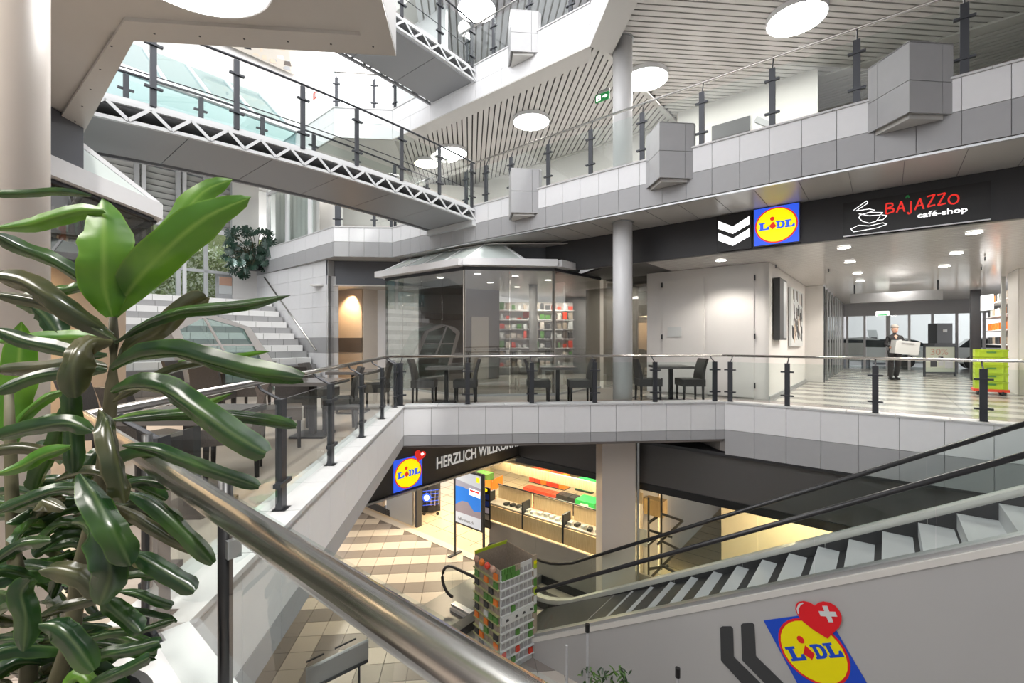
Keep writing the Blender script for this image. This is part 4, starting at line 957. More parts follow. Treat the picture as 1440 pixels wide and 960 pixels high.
for n, s in ((NF, 1), (NR, -1)):
    lo = path(DK+.04, n); hi = path(HRH-.03, n); between('glass_panel', lo, hi, 'glass', vN*.012)
    h = path(HRH, n); 
    # newel curve
    c = Vector(NU(n, ub+2.0, HRH-.36)); arcp = [c+Vector((-R2, R2, 0))*(.36*math.sin(math.radians(a)))+UP*(.36*math.cos(math.radians(a))) for a in range(0, 181, 15)]
    obj('handrail', MB().tube(arcp[::-1]+[p for p in h[1:]], .036, 10), 'rubber', es, smooth=True)
    obj('newel_glass', MB().plate([p for p in arcp]+[Vector(NU(n, ub+2.0, DK))], vN*.012), 'glass', es)
    d = path(DK+.05, n+.02*s)
    for i in range(len(d)-1): obj('deck_trim', MB().beam(d[i]-UP*(0 if s > 0 else .05), d[i+1]-UP*(0 if s > 0 else .05), .14 if s > 0 else .16, .05 if s > 0 else .2), 'alu' if s > 0 else 'esc_band', es)
    # inner skirt
    lo = path(DK-.28, n+.16*s); hi = path(DK+.03, n+.16*s); 
    if s < 0: between('skirt', lo, hi, 'stepd', vN*.01)
# outer cladding (grey wall) beneath the front trim
lo = [NU(7.3, 7.6), NU(7.3, ub), NU(7.3, UE)]
mb = MB(); p = path(DK, 7.3); poly = [Vector((v.x, v.y, Z_LOW)) for v in p]
for i in range(len(p)-1): mb.plate([poly[i], poly[i+1], p[i+1], p[i]], vN*-.02)
obj('cladding', mb, 'wall_g', es)
d = path(DK-.03, 7.29); mb = MB()
for i in range(len(d)-1): mb.beam(d[i], d[i+1], .05, .08)
obj('cladding_rail', mb, 'esc_band', es)
mb = MB()
lo = path(DK-.35, NR+.1); hi = path(DK, NR+.1)
for i in range(len(lo)-1): mb.plate([lo[i], lo[i+1], hi[i+1], hi[i]], vN*.02)
obj('rear_cladding', mb, 'alu', es)
nst = 0; u = ub-.1; z = Z_LOW+.06
sm1 = MB().box((0, 0, 0), (1.22, .40, .03)).mesh('step', 'step')
while u > UE and z < 2.4:
    st_ = piece('step', NU(8.08, u, z+.0), (1.36, .42, .04), 'step', es, rz=math.pi/4)
    piece('step_riser', NU(8.08, u+.2, z-.12), (1.36, .02, .24), 'step', st_, rz=math.pi/4)
    u -= .4; z += .4*TG
obj('truss_body', MB().plate([NU(7.4, ub+.3, Z_LOW+.0), NU(7.4, UE, zi(UE, Z_LOW)-.35), NU(8.9, UE, zi(UE, Z_LOW)-.35), NU(8.9, ub+.3, Z_LOW)], (0, 0, .04)), 'stepd', es)
obj('floor_plate', MB().box(NU(8.13, ub+1.7, Z_LOW+.02), (2.6, 1.9, .04), rz=math.pi/4), 'plate', es)
obj('comb_plate', MB().box(NU(8.13, ub+.15, Z_LOW+.045), (.25, 1.25, .02), rz=math.pi/4), 'alu', es)
for n in (NF, NR): obj('newel_base', MB().box(NU(n, ub+1.2, Z_LOW+.11), (1.7, .26, .22), rz=math.pi/4), 'alu' if n == NR else 'stepd', es)
# second escalator (beside, behind glass of the first)? only its glass/handrail shows: low barrier rail by the shop window
# decals on cladding
dc = thing('wall_decal', 'big slanted blue yellow supermarket logo with a red heart on the escalator cladding', 'decal', at_n(1140, 915, 7.27))
tlp, trp, blp = at_n(1074, 872, 7.27), at_n(1161, 860, 7.27), at_n(1126, 969, 7.27)
fr = Frame(blp, trp-tlp, tlp-blp, ND); lidl(fr, dc, False, False)
def pl_n(name, pts, m, par, d0, d1, n=7.27):
    q = [at_n(x, y, n)+ND*d0 for x, y in pts]; return obj(name, MB().plate(q, ND*(d1-d0)), m, par)
pl_n('heart', [(x/7.2+1040, y/7.2+830) for x, y in [(893,475),(760,395),(640,300),(590,235),(567,180),(572,135),(600,108),(650,98),(710,112),(765,143),(800,115),(850,102),(920,115),(975,150),(1015,200),(1035,250),(1035,300),(1010,360),(960,410),(930,435)]], 'red', dc, .022, .03)
pl_n('white_cross', [(x/7.2+1040, y/7.2+830) for x, y in [(803,197),(862,200),(840,145),(890,145),(912,203),(972,205),(992,252),(930,250),(952,308),(905,308),(880,250),(822,245)]], 'cardw', dc, .03, .036)
pl_n('highlight', [(x/7.2+1040, y/7.2+830) for x, y in [(592,225),(580,170),(600,128),(640,112),(655,118),(620,140),(600,180),(606,228)]], 'cardw', dc, .03, .034)
dm = thing('wall_decal', 'pair of dark bent chevron bars left of the logo on the cladding', 'decal', at_n(1040, 915, 7.27))
for pts in ([(1013,882),(1016,880),(1028,880),(1031,883),(1032,923),(1072,962),(1100,990),(1070,990),(1014,928)], [(1042,878),(1045,876),(1058,875),(1061,878),(1063,922),(1102,960),(1130,990),(1105,990),(1044,928)]):
    pl_n('bar', pts, 'charcoal', dm, .002, .008)

# ------------------------------------------------------------------ lower storey shop
lf = thing('wall_shopfront', '', '', kind='structure')
obj('fascia_panel', MB().box(NU(6.95, 7.86, -1.36), (5.7, .12, 1.02), rz=math.pi/4), 'dark_l', lf)
obj('fascia_edge', MB().box(NU(6.95, 7.80, -1.885), (5.7, .14, .04), rz=math.pi/4), 'alu', lf)
obj('fascia_panel', MB().box(NU(9.75, 1.9, -1.45), (.12, 12.0, .92), rz=math.pi/4), 'dark_l', lf)
obj('fascia_panel', MB().box(NU(9.72, 1.9, -1.97), (.10, 12.0, .16), rz=math.pi/4), 'black', lf)
obj('soffit_panel', MB().prism([NU(4.2, 7.9), NU(9.8, 7.9), NU(9.8, 20), NU(4.2, 20)], -1.87, -1.83), 'soffit', lf)
wn = thing('window_6', '', '', kind='structure')
uu = [8.9, 7.2, 5.5, 3.6, 1.9, .2, -1.5, -3.2]
for a, b in zip(uu[:-1], uu[1:]):
    obj('pane', MB().box(NU(9.74, (a+b)/2, -2.98), (.012, a-b-.01, 1.94), rz=math.pi/4), 'clear', wn)
    obj('dado_panel', MB().box(NU(9.72, (a+b)/2, -4.52), (.05, a-b-.008, 1.12), rz=math.pi/4), 'frost', wn)
obj('rail', MB().box(NU(9.70, 3, -4.99), (.07, 12, .2), rz=math.pi/4), 'iron', wn)
# fascia lettering + logo
fsg = thing('logo_sign', 'supermarket logo panel with heart on the lower dark fascia', 'sign', NU(5.9, 7.78, -1.5))
fr = Frame(NU(5.58, 7.79, -1.83), Vector((R2, R2, 0))*.74, UP*.66, (R2, -R2, 0)); lidl(fr, fsg, True, True, (.9, .98, .36))  # panel glow added to brighten the logo under the slab
fl_ = thing('welcome_lettering', 'white capital lettering on the lower dark fascia', 'lettering', NU(7.3, 7.78, -1.5))
fr = Frame(NU(6.72, 7.795, -1.58), Vector((R2, R2, 0)), UP, (R2, -R2, 0)); text('lettering', 'HERZLICH WILLKOMMEN', fr, 0, 0, .35, 'letter', fl_, sx=.80, d=.01, bold=.03)  # slight glow added so the shaded lettering stays white
# totem
p1 = at_z(637, 779, Z_LOW); p2 = at_z(692, 789, Z_LOW); p1 = Vector(NU(9.3, 9.95, Z_LOW)); p2 = Vector(NU(9.3, 8.72, Z_LOW))
tt_ = thing('display_totem', 'tall framed advertising screen with lake photo on two dark legs', 'display', (p1+p2)/2)
fr = Frame(p1, (p2-p1), UP, ND)
for a in (.0, .96): obj('leg', fr.plate([(a,0),(a+.04,0),(a+.04,2.6),(a,2.6)], -.03, .03), 'iron', tt_)
for a in (.0, .96): obj('foot', MB().box(fr.p(a+.02, .02, 0), (.1, .5, .03), rz=math.pi/4+math.pi/2), 'iron', tt_)
obj('case', fr.plate([(.02,.98),(.98,.98),(.98,2.62),(.02,2.62)], -.04, .035), 'iron', tt_)
M['scr_w'] = mat('screen_white', (.62, .67, .75), .4, emit=.3); M['scr_b'] = mat('screen_lake', (.02, .2, .75), .4, emit=.35); M['scr_r'] = mat('screen_rock', (.3, .25, .28), .5, emit=.35); M['scr_s'] = mat('screen_dusk', (.4, .4, .5), .5, emit=.25)
obj('screen', fr.plate([(.08,1.03),(.92,1.03),(.92,2.56),(.08,2.56)], .035, .04), 'scr_w', tt_)
obj('screen_sky', fr.plate([(.08,1.35),(.92,1.35),(.92,2.2),(.08,2.3)], .04, .042), 'scr_s', tt_)
obj('screen_lake', fr.plate([(.08,1.5),(.92,1.5),(.92,2.0),(.7,2.05),(.3,2.12),(.08,2.1)], .042, .044), 'scr_b', tt_)
obj('screen_rocks', fr.plate([(.08,1.35),(.92,1.35),(.92,1.55),(.7,1.5),(.5,1.72),(.3,1.7),(.08,1.55)], .044, .046), 'scr_r', tt_)
obj('screen_tag', fr.plate([(.55,1.95),(.9,1.93),(.9,2.12),(.55,2.14)], .046, .048), 'white_e', tt_); obj('screen_tag', fr.plate([(.57,2.06),(.88,2.05),(.88,2.1),(.57,2.11)], .048, .05), 'red_e', tt_)
obj('screen_logo', fr.plate([(.78,2.36),(.88,2.36),(.88,2.5),(.78,2.5)], .046, .048), 'yellow_e', tt_); text('lettering', 'lidl-reisen.ch', fr, .16, 1.12, .13, 'charcoal', tt_, sx=1.0, d=.045)
# info board on window
ib = thing('notice_board', 'narrow black notice board with small blue panels on the shop window', 'notice board', NU(9.66, 8.1, -3))
q = [at_n(676, 683, 9.66), at_n(690, 686, 9.66), at_n(690, 743, 9.66), at_n(676, 739, 9.66)]
fr = Frame(q[3], q[2]-q[3], q[0]-q[3], ND); obj('board', fr.plate([(0,0),(1,0),(1,1),(0,1)], 0, .03), 'black', ib)
for k, m in enumerate(('charcoal', 'alu', 'scr_r', 'blue', 'blue')): obj('notice', fr.plate([(.1,.04+k*.165),(.9,.04+k*.165),(.9,.17+k*.165),(.1,.17+k*.165)], .03, .034), m, ib)
obj('logo_dot', fr.plate(arc(.5, .93, .25, .05, n=16), .03, .036), 'yellow_e', ib)
# packing counter inside the window
pc = thing('packing_counter', 'long oak packing counter with pale shelf along inside of the shop window', 'counter', NU(10.2, 5, Z_LOW))
for k in range(3):
    ua = 9.2-k*1.35; ub_ = ua-1.33
    obj('front_panel', MB().box(NU(9.95, (ua+ub_)/2, -3.80), (.04, ua-ub_-.04, .42), rz=math.pi/4), 'wood', pc)
    obj('shelf_top', MB().box(NU(10.2, (ua+ub_)/2, -3.56), (.45, ua-ub_, .035), rz=math.pi/4), 'cream', pc)
    obj('back_panel', MB().box(NU(10.45, (ua+ub_)/2, -3.33), (.04, ua-ub_-.04, .40), rz=math.pi/4), 'wood', pc)
    obj('upright', MB().box(NU(10.1, ua, -3.62), (.35, .05, .75), rz=math.pi/4), 'iron', pc)
    obj('black_rail', MB().box(NU(10.0, (ua+ub_)/2, -3.58), (.03, ua-ub_, .03), rz=math.pi/4), 'iron', pc); obj('black_rail', MB().box(NU(10.42, (ua+ub_)/2, -3.1), (.03, ua-ub_, .03), rz=math.pi/4), 'iron', pc)
rs = random.Random(8)
for k in range(17):
    u = 8.6-k*.2; m_ = rs.choice(['cardw', 'charcoal', 'card', 'cardw']); tag(obj('shelf_item', MB().box(NU(10.15+rs.uniform(-.06, .06), u, -3.50), (.16, .11, .07), rz=math.pi/4+rs.uniform(-.2, .2)), m_), 'small %s item, %s from left on the pale packing shelf' % (COLN[m_], ORD[k]), 'item', 'items on the packing shelf')
wbm = thing('hanging_band', 'long oak band hanging across the upper shop window', 'band', NU(10.3, 6, -2.4))
for k in range(4): ua = 9.8-k*1.35; obj('board', MB().box(NU(10.15, ua-.67, -2.42), (.05, 1.34, .25), rz=math.pi/4), 'wood', wbm)
# racks etc
def at_low(px, py, z=Z_LOW): return at_z(px, py, z)
def rack(px0, px1, ytop, ybot, depth_n, label, m1, rows=3, cols_=8, name='crate_rack', cat='rack'):
    A = at_n(px0, ybot, depth_n); B = at_n(px1, ybot, depth_n); Tp = at_n(px0, ytop, depth_n); h = Tp.z-A.z
    t = thing(name, label, cat, (A+B)/2); d = B-A; d.z = 0; L = d.length; rz = math.atan2(d.y, d.x)
    for r in range(rows):
        for c in range(cols_):
            p = A+d*((c+.5)/cols_); p.z = A.z+h*(r+.45)/rows
            o = piece('crate', p, (L/cols_*.92, .4, h/rows*.62), m1 if isinstance(m1, str) else m1[(r*3+c) % len(m1)], t, rz=rz)
        p = A+d*.5; piece('rack_shelf', (p.x, p.y, A.z+h*(r)/rows+.03), (L, .45, .03), 'iron', t, rz=rz)
rack(740, 786, 680, 712, 14.0, 'rack of red bottle crates standing on the shop floor', 'redc', 3, 6)
rack(748, 798, 655, 676, 14.6, 'upper rack of red goods seen above the oak band', ('redc', 'redc', 'orange'), 2, 6)
rack(786, 812, 690, 716, 13.6, 'black stacked cases beside the green bins', 'iron', 3, 3)
rack(660, 690, 655, 682, 13.4, 'green topped orange promotion bin behind the lake screen', ('greenp', 'greenp'), 2, 3, 'promotion_bin', 'bin')
def gbin(px0, px1, yt, yb, n, label):
    A = at_n(px0, yb, n); B = at_n(px1, yb, n); h = at_n(px0, yt, n).z-A.z; d = B-A; d.z = 0
    t = thing('green_bin', label, 'bin', A); c = (A+B)/2; rz = math.atan2(d.y, d.x)
    obj('body', MB().box((c.x, c.y, A.z+h/2), (d.length, .6, h), rz=rz), 'green', t); obj('label_patch', MB().box(c+ND*.31+UP*h*.6, (d.length*.4, .02, h*.25), rz=rz), 'cardw', t); obj('base', MB().box((c.x, c.y, A.z+.03), (d.length*1.02, .62, .06), rz=rz), 'iron', t)
gbin(815, 842, 698, 724, 13.2, 'bright green goods bin with white label behind the counter')
gbin(815, 838, 671, 686, 14.2, 'green goods bin glimpsed above the oak band')
os_ = thing('banner', 'orange banner with white lettering over the promotion bin', 'banner', at_n(685, 680, 12.8))
q0, q1_ = at_n(660, 690, 12.8), at_n(692, 690, 12.8); fr = Frame(q0, q1_-q0, UP, ND); hh = .42
obj('board', fr.plate([(0,0),(1,0),(1,hh),(0,hh)], 0, .02), 'orange', os_); text('lettering', 'SUPERFRISCH', fr, .03, .1, .2, 'cardw', os_, sx=.62, d=.03)
q0, q1_ = at_n(693, 690, 12.7), at_n(707, 683, 13.3); fr = Frame(q0, q1_-q0, UP, ND); obj('board', fr.plate([(0,0),(1,0),(1,hh),(0,hh)], 0, .02), 'orange', os_)
for k in range(4):
    tag(obj('produce_box', MB().box(at_n(692+k*19, 704+k*7, 11.6), (.3, .3, .12), rz=-math.pi/4), ('orange', 'redc', 'orange', 'card')[k]), '%s tray of goods behind the packing counter' % ('orange leftmost', 'red', 'orange right-hand', 'brown cardboard')[k], 'tray')
rk = thing('storage_frame', 'tilted black metal shelf frame inside the right shop window', 'shelf', at_n(915, 800, 11))
for (a, b) in (((912,700),(912,815)),((930,690),(930,800)),((912,735),(930,722)),((930,722),(960,732)),((912,765),(930,750)),((960,732),(925,765)),((930,760),(960,775)),((955,772),(912,815)),((912,745),(945,755)),((912,800),(940,795)),((930,795),(965,812))):
    obj('bar', MB().beam(at_n(*a, 11.0), at_n(*b, 11.3), .05, .05), 'iron', rk)
obj('oak_box', MB().box(at_n(922, 712, 11.3), (.5, .3, .4), rz=-math.pi/4), 'brownwood', rk); obj('notice', MB().box(at_n(903, 755, 10.2), (.02, .25, .4), rz=math.pi/4), 'cardw', rk)
ws = thing('wall_store', '', '', kind='structure')
wall_seg('wall_panel', NU(12.2, 3.2), NU(12.2, -1.0), Z_LOW, -1.0, 'cream', ws); wall_seg('wall_panel', NU(11.2, 4.9), NU(12.2, 4.9), Z_LOW, -1.0, 'cream', ws)
wall_seg('wall_panel', NU(19, 20), NU(19, 3), Z_LOW, -1.0, 'cream', ws); wall_seg('wall_panel', NU(12.5, 4.9), NU(19, 4.9), Z_LOW, -1.0, 'cream', ws)
for k in range(5): piece('oak_plank', NU(10.3, -.2-k*.62, -3.2), (.04, .6, 2.6), 'brownwood', ws, rz=math.pi/4)
for k in range(7):
    for i in range(3): m_ = rs.choice(['orange', 'redc', 'greenp', 'yellow', 'cardw']); tag(obj('wall_shelf_goods', MB().box(NU(18.2, 17-k*1.7, Z_LOW+.5+i*.7), (.5, 1.5, .5), rz=math.pi/4), m_), '%s block of goods, %s from left on the %s far shop shelf up' % (COLN[m_], ORD[k], ORD[i]), 'goods', 'blocks of goods on the far shop wall')
for n, u in ((11.5, 7), (14, 9), (14, 12.5), (11, 11.5), (16.5, 7)): light('store_lamp_and_fill', 'AREA', NU(n, u, -1.95), 150, (1, .80, .52), 1.8, .5, rot=(0, 0, math.pi/4))
light('store_lamp_and_fill', 'AREA', NU(9.85, 7.0, -1.95), 45, (1, .82, .55), .08, 3.6, rot=(0, 0, math.pi/4))  # fill strip added to wash light down the counter's front panels
light('store_lamp_and_fill', 'AREA', NU(11.2, 1.2, -1.95), 130, (1, .72, .38), 2.2, .4, rot=(0, 0, -math.pi/4))
light('store_lamp_and_fill', 'AREA', NU(7.6, 11.5, -1.9), 90, (1, .86, .66), 1.5, .5)
# entrance: steel wall box, security post, cart
eb = thing('entrance_gate', 'brushed steel entrance housing beside the dark sliding gate', 'gate', NU(9.9, 13.6, Z_LOW))
obj('housing', MB().box(NU(9.95, 13.35, Z_LOW+1.25), (.3, 1.5, 2.5), rz=math.pi/4), 'alu', eb); obj('jamb', MB().box(NU(9.9, 12.4, Z_LOW+1.3), (.2, .12, 2.6), rz=math.pi/4), 'iron', eb)
obj('security_post', MB().box(at_z(586, 735, Z_LOW)+UP*.85, (.18, .25, 1.7), rz=.5), 'iron', eb); obj('lit_strip', MB().box(at_z(590, 735, Z_LOW)+UP*1.05+ND*.1, (.06, .04, .5), rz=.5), 'blue_e', eb)
obj('skirting', MB().box(NU(9.9, 15.2, Z_LOW+.12), (.2, 2.6, .24), rz=math.pi/4), 'black', eb)
struct('wall_lowerleft', MB().box(NU(9.9, 15.6, -3.5), (.1, 2.4, 3.2), rz=math.pi/4), 'beige')
ct = thing('shopping_cart', 'shopping cart with blue round badge parked inside the entrance', 'cart', at_z(606, 724, Z_LOW)); p = at_z(606, 724, Z_LOW)
for k in range(5): obj('wire', MB().tube([p+RT*-.3+UP*(.35+k*.13), p+RT*.3+UP*(.42+k*.13)], .01, 5), 'blue_e', ct)
for a in (-.3, -.15, 0, .15, .3): obj('wire', MB().tube([p+RT*a+UP*.35, p+RT*a*1.1+UP*.95], .01, 5), 'chrome', ct)
obj('basket_back', MB().box(p+FW*.3+UP*.6, (.5, .5, .5), rz=-YAW), 'iron', ct); obj('badge', MB().tube([p+UP*.65-RT*.15-FW*.02, p+UP*.65-RT*.15-FW*.04], .16, 20), 'blue_e', ct); obj('badge_ring', MB().tube([p+UP*.65-RT*.15-FW*.04, p+UP*.65-RT*.15-FW*.05], .1, 20), 'white_e', ct)
for a in (-.25, .25): obj('wheel', MB().tube([p+RT*a+UP*.06-FW*.02, p+RT*a+UP*.06+FW*.02], .06, 10), 'rubber', ct)
vm = thing('cabinet', 'dark grey tall cabinet behind the shopping cart', 'cabinet', at_z(606, 716, Z_LOW)); obj('body', MB().box(at_z(604, 715, Z_LOW)+UP*.85, (.8, .6, 1.7), rz=-YAW+.2), 'charcoal', vm)
obj('side_panel', MB().box(at_z(610, 716, Z_LOW)+UP*.85-FW*.33, (.3, .04, 1.6), rz=-YAW+.2), 'iron', vm)

# ------------------------------------------------------------------ seed display tower
T0 = Vector((.99, 8.64, 0)); 
tA = Vector((.10, 9.60, 0)); tB = Vector((.88, 8.68, 0)); 
M['limed'] = mat('dull_lime', (.36, .36, .18), .6)
tw = thing('seed_display', 'tall cardboard display tower full of small green and red packets', 'display stand', (.7, 9.2, Z_LOW))
cA = at_z(671, 782, -3.25); cB = at_z(732, 806, -3.25); cC = at_z(757, 789, -3.25); cA.z = cB.z = cC.z = 0
# make rectangular plan: left face cA-cB, right face cB-cC'
e1_ = (cB-cA); w1 = min(e1_.length, .95); e1_ = e1_.normalized(); e2_ = Vector((-e1_.y, e1_.x, 0)); 
print('tower', cA, cB, cC, w1, (cC-cB).length, (cC-cB).normalized().dot(e1_))
cB = Vector((.99, 8.66, 0))
cB = at_z(703, 803, -3.1); Lc0 = at_z(668, 781, -3.1); Rt0 = at_z(749, 785, -3.1)
for v_ in (cB, Lc0, Rt0): v_.z = 0
d1v = Vector((-.66, .75, 0)).normalized(); d2v = Vector((d1v.y, -d1v.x, 0)); 
W1, W2, H0 = 1.2, .40, 2.0
def tw_face(o, dv, w_, nrm, nc, tag_, base_m):
    fr = Frame(o+UP*Z_LOW, dv*w_, UP*H0, nrm); obj('side_board', fr.plate([(0,0),(1,0),(1,1),(0,1)], -.02, 0), base_m, tw)
    for r in range(11):
        z0 = .06+r*.083
        obj('tray_lip', fr.plate([(0,z0),(1,z0),(1,z0+.012),(0,z0+.012)], 0, .05), 'limed' if tag_ == 'l' else 'cardw', tw)
        for c in range(nc):
            x0 = .04+c*.94/nc; 
            if r == 5 and tag_ == 'r': continue
            rr_ = rs.random(); m = ('greenp' if rr_ < .14 else 'orange' if rr_ < .24 else 'cardw' if rr_ < .32 else 'charcoal' if rr_ < .42 else None) if tag_ == 'l' else ('greenp' if (r > 9 and c < 4) or rr_ < .12 else 'redc' if rr_ < .16 else None)
            if m: obj('packet', fr.plate([(x0,z0+.012),(x0+.8/nc,z0+.012),(x0+.75/nc,z0+.07),(x0+.05/nc,z0+.07)], .01, .04), m, tw)
            else: obj('pocket', fr.plate([(x0,z0+.012),(x0+.8/nc,z0+.012),(x0+.6/nc,z0+.07),(x0+.2/nc,z0+.07)], .0, .012), 'grey' if tag_ == 'r' else 'card', tw)
    if tag_ == 'r':
        obj('caption_strip', fr.plate([(.02,.48),(.98,.48),(.98,.555),(.02,.555)], 0, .055), 'cardw', tw)
        for a in (.12, .4, .62, .85): obj('icon', fr.plate([(a,.505),(a+.1,.505),(a+.08,.53),(a+.02,.53)], .055, .058), 'charcoal', tw)
Lc = Lc0; d1v = (Lc-cB).normalized(); Rc = cB+Vector((d1v.y, -d1v.x, 0))*0
d2v = (Rt0-cB).normalized(); W2 = (Rt0-cB).length
Rt = cB+d2v*W2
nl = Vector((d1v.y, -d1v.x, 0)); nl = -nl if nl.dot(cB-Vector((0,0,0))) > 0 else nl
nr = Vector((-d2v.y, d2v.x, 0)); nr = -nr if nr.dot(cB) > 0 else nr
tw_face(Lc, (cB-Lc), 1.0, nl, 5, 'l', 'card'); tw_face(cB, d2v, W2, nr, 7, 'r', 'cardw')
fr = Frame(Rt+UP*Z_LOW, d2v*.10, UP*H0, nr); obj('side_wing', fr.plate([(0,0),(1,0),(1,1.03),(0,1.03)], -.02, .02), 'card', tw)
for k in range(6): obj('wing_label', fr.plate([(.1,.45+k*.09),(.9,.45+k*.09),(.9,.53+k*.09),(.1,.53+k*.09)], .02, .025), ('greenp', 'cardw', 'lime')[k % 3], tw)
obj('wing_logo', fr.plate(arc(.5, .96, .4, .02, n=12), .025, .03), 'yellow', tw)
fr = Frame(Lc+d2v*W2+UP*Z_LOW, -(Lc-cB), UP*H0, -nl); obj('back_board', fr.plate([(0,0),(1,0),(1,1.04),(0,1.04)], -.02, 0), 'card', tw)
fr = Frame(Lc+UP*Z_LOW, d2v*W2, UP*H0, -nr); obj('back_board', fr.plate([(0,0),(1,0),(1,1.04),(0,1.04)], -.01, .01), 'card', tw)
obj('lime_edge', fr.plate([(0,1.02),(1,1.02),(1,1.05),(0,1.05)], -.015, .015), 'lime', tw)
for k in range(7): tag(obj('seed_packet', MB().box(cB+d2v*(.05+k*.065)+nr*.03+UP*(Z_LOW+1.97), (.05, .03, .11), rz=.6), 'greenp' if k < 5 else 'card'), '%s seed packet, %s from left in the top tray of the display tower' % ('green' if k < 5 else 'brown', ORD[k]), 'packet', 'seed packets in the top tray')
for k in range(4): tag(obj('bulb_bag', MB().lathe(tuple(Lc.lerp(cB, .15+k*.22)+nl*.05+UP*(Z_LOW+1.93)), [(.03, 0), (.06, .04), (.055, .09), (.02, .13)], 10), ('skin', 'orange', 'redc', 'skin')[k]), '%s bag in the top left tray of the display tower' % ('pale pink, leftmost', 'orange', 'red', 'pale pink, rightmost')[k], 'bag')

# ------------------------------------------------------------------ lower foreground odds: planter, poles, tilted sign
for (px, yt, yb, n, lb) in ((826, 878, 938, 6.0, 'taller glittery black tipped rod before the cladding'), (797, 907, 958, 6.0, 'grey glittery rod left of the taller one'), (953, 940, 985, 6.0, 'short black tipped rod at the bottom edge')):
    a = at_n(px, yt, n); b = Vector((a.x, a.y, Z_LOW))
    t = thing('decor_rod', lb, 'rod', b); obj('rod', MB().tube([b, a], .02, 8), 'step', t)
    if px != 797: obj('tip', MB().tube([a-UP*.11, a+UP*.01], .034, 8), 'black', t)
bp_ = at_n(850, 975, 6.0)
pl = thing('planter_bush', 'small leafy green bush at the bottom edge before the cladding', 'plant', (bp_.x, bp_.y, Z_LOW))
obj('planter', MB().lathe((bp_.x, bp_.y, Z_LOW), [(.35, 0), (.42, .9), (.38, .9), (.36, .8)], 24), 'charcoal', pl)
obj('soil', MB().lathe((bp_.x, bp_.y, Z_LOW+.8), [(.36, 0), (.36, .02)], 24), 'soil', pl)
obj('trunk', MB().tube([(bp_.x, bp_.y, Z_LOW+.8), (bp_.x, bp_.y, bp_.z)], .03, 8), 'stem', pl)
def simple_leaf(base, d, L, wd, up=UP, nseg=4, droop=.3):
    d = d.normalized(); s = d.cross(up); s = s.normalized() if s.length > .01 else Vector((1, 0, 0)); vs = []; fs = []
    for i in range(nseg+1):
        t = i/nseg; c = base+d*L*t-UP*droop*L*t*t; w_ = wd*math.sin(math.pi*min(1, t*.9+.08))**.8
        vs += [c-s*w_, c-UP*w_*.25, c+s*w_]
    for i in range(nseg): a = i*3; fs += [(a, a+1, a+4, a+3), (a+1, a+2, a+5, a+4)]
    return vs, fs
def put_uv(me, nacross):
    uv = me.uv_layers.new(name='UVMap'); 
    for lp_ in me.loops:
        i = lp_.vertex_index; uv.data[lp_.index].uv = ((i % nacross)/(nacross-1), (i//nacross)*.1)
rl = random.Random(3)
for k in range(110):
    c = at_n(818+rl.uniform(0, 68), 948+rl.uniform(-6, 25)+abs(rl.gauss(0, 3)), 6.0+rl.uniform(-.15, .15)); th = rl.uniform(0, 6.28)
    vs, fs = simple_leaf(c, Vector((math.cos(th), math.sin(th), rl.uniform(.4, 1.4))), rl.uniform(.09, .16), .016)
    me = MB().add(vs, fs).mesh('leaf', 'lgreen' if rl.random() < .4 else 'dgreen', True); put_uv(me, 3); obj('leaf', me, None, pl)
ts = thing('tilted_board', 'leaning brushed metal board seen past the handrail on the lower floor', 'board', at_z(470, 960, Z_LOW))
q = [at(430, 943, 7.2), at(517.5, 901, 7.6), at(517.5, 928, 7.6), at(430, 975, 7.2)]
obj('sheet', MB().plate(q, FW*.03), 'alu', ts); obj('rail', MB().beam(q[0]+UP*.02, q[1]+UP*.02, .03, .03), 'cardw', ts); obj('rail', MB().beam(q[3]+UP*.04, q[2], .03, .05), 'charcoal', ts)
for a, b in ((.1, .38), (.55, .9)): obj('slot', MB().beam(q[0].lerp(q[1], a)+UP*.09-RT*.1, q[0].lerp(q[1], b)+UP*.09-RT*.1, .02, .02), 'charcoal', ts)
for a in (.15, .85): g = q[3].lerp(q[2], a); obj('leg', MB().tube([g, Vector((g.x, g.y, Z_LOW))], .02, 6), 'charcoal', ts)

# ------------------------------------------------------------------ cafe chairs and tables
def make_chair(label, m='leather'):
    t = thing('cafe_chair', label, 'chair', (0, 0, 0))
    s = MB().box((0, 0, .41), (.48, .48, .15)); obj('seat', s, m, t)
    mb = MB(); N_ = 7; vs = []; fs = []
    for i in range(N_+1):
        f = i/N_; z = .40+f*.52; x = -.22-.10*f*f; hw = .235-.02*f
        for y in (-1, 1):
            yy = y*hw; vs += [(x, yy, z), (x+.055, yy, z)]
    # ring order per level: (-y back),(-y front),(+y back),(+y front)
    for i in range(N_):
        a = i*4; b = a+4; fs += [(a, a+2, b+2, b), (a+1, b+1, b+3, a+3), (a, b, b+1, a+1), (a+2, a+3, b+3, b+2)]
    fs += [(0, 1, 3, 2), (N_*4, N_*4+2, N_*4+3, N_*4+1)]
    obj('backrest', MB().add(vs, fs), m, t, smooth=False)
    for sx in (-1, 1):
        for sy in (-1, 1): obj('leg', MB().tube([(sx*.2, sy*.2, .36), (sx*.205, sy*.205, 0)], [.028, .022], 6), 'black', t)
    return t
CH = {}
chair_n = 0
def chair(x, y, rz, label, m='leather'):
    rz = math.radians(rz)
    if m not in CH:
        c = make_chair(label, m); c.matrix_local = Matrix.Translation((x, y, 0)) @ Matrix.Rotation(rz, 4, 'Z'); CH[m] = c; c['group'] = 'cafe chairs'; return c
    return dup(CH[m], (x, y, 0), rz, label, 'cafe chairs')
TB = []
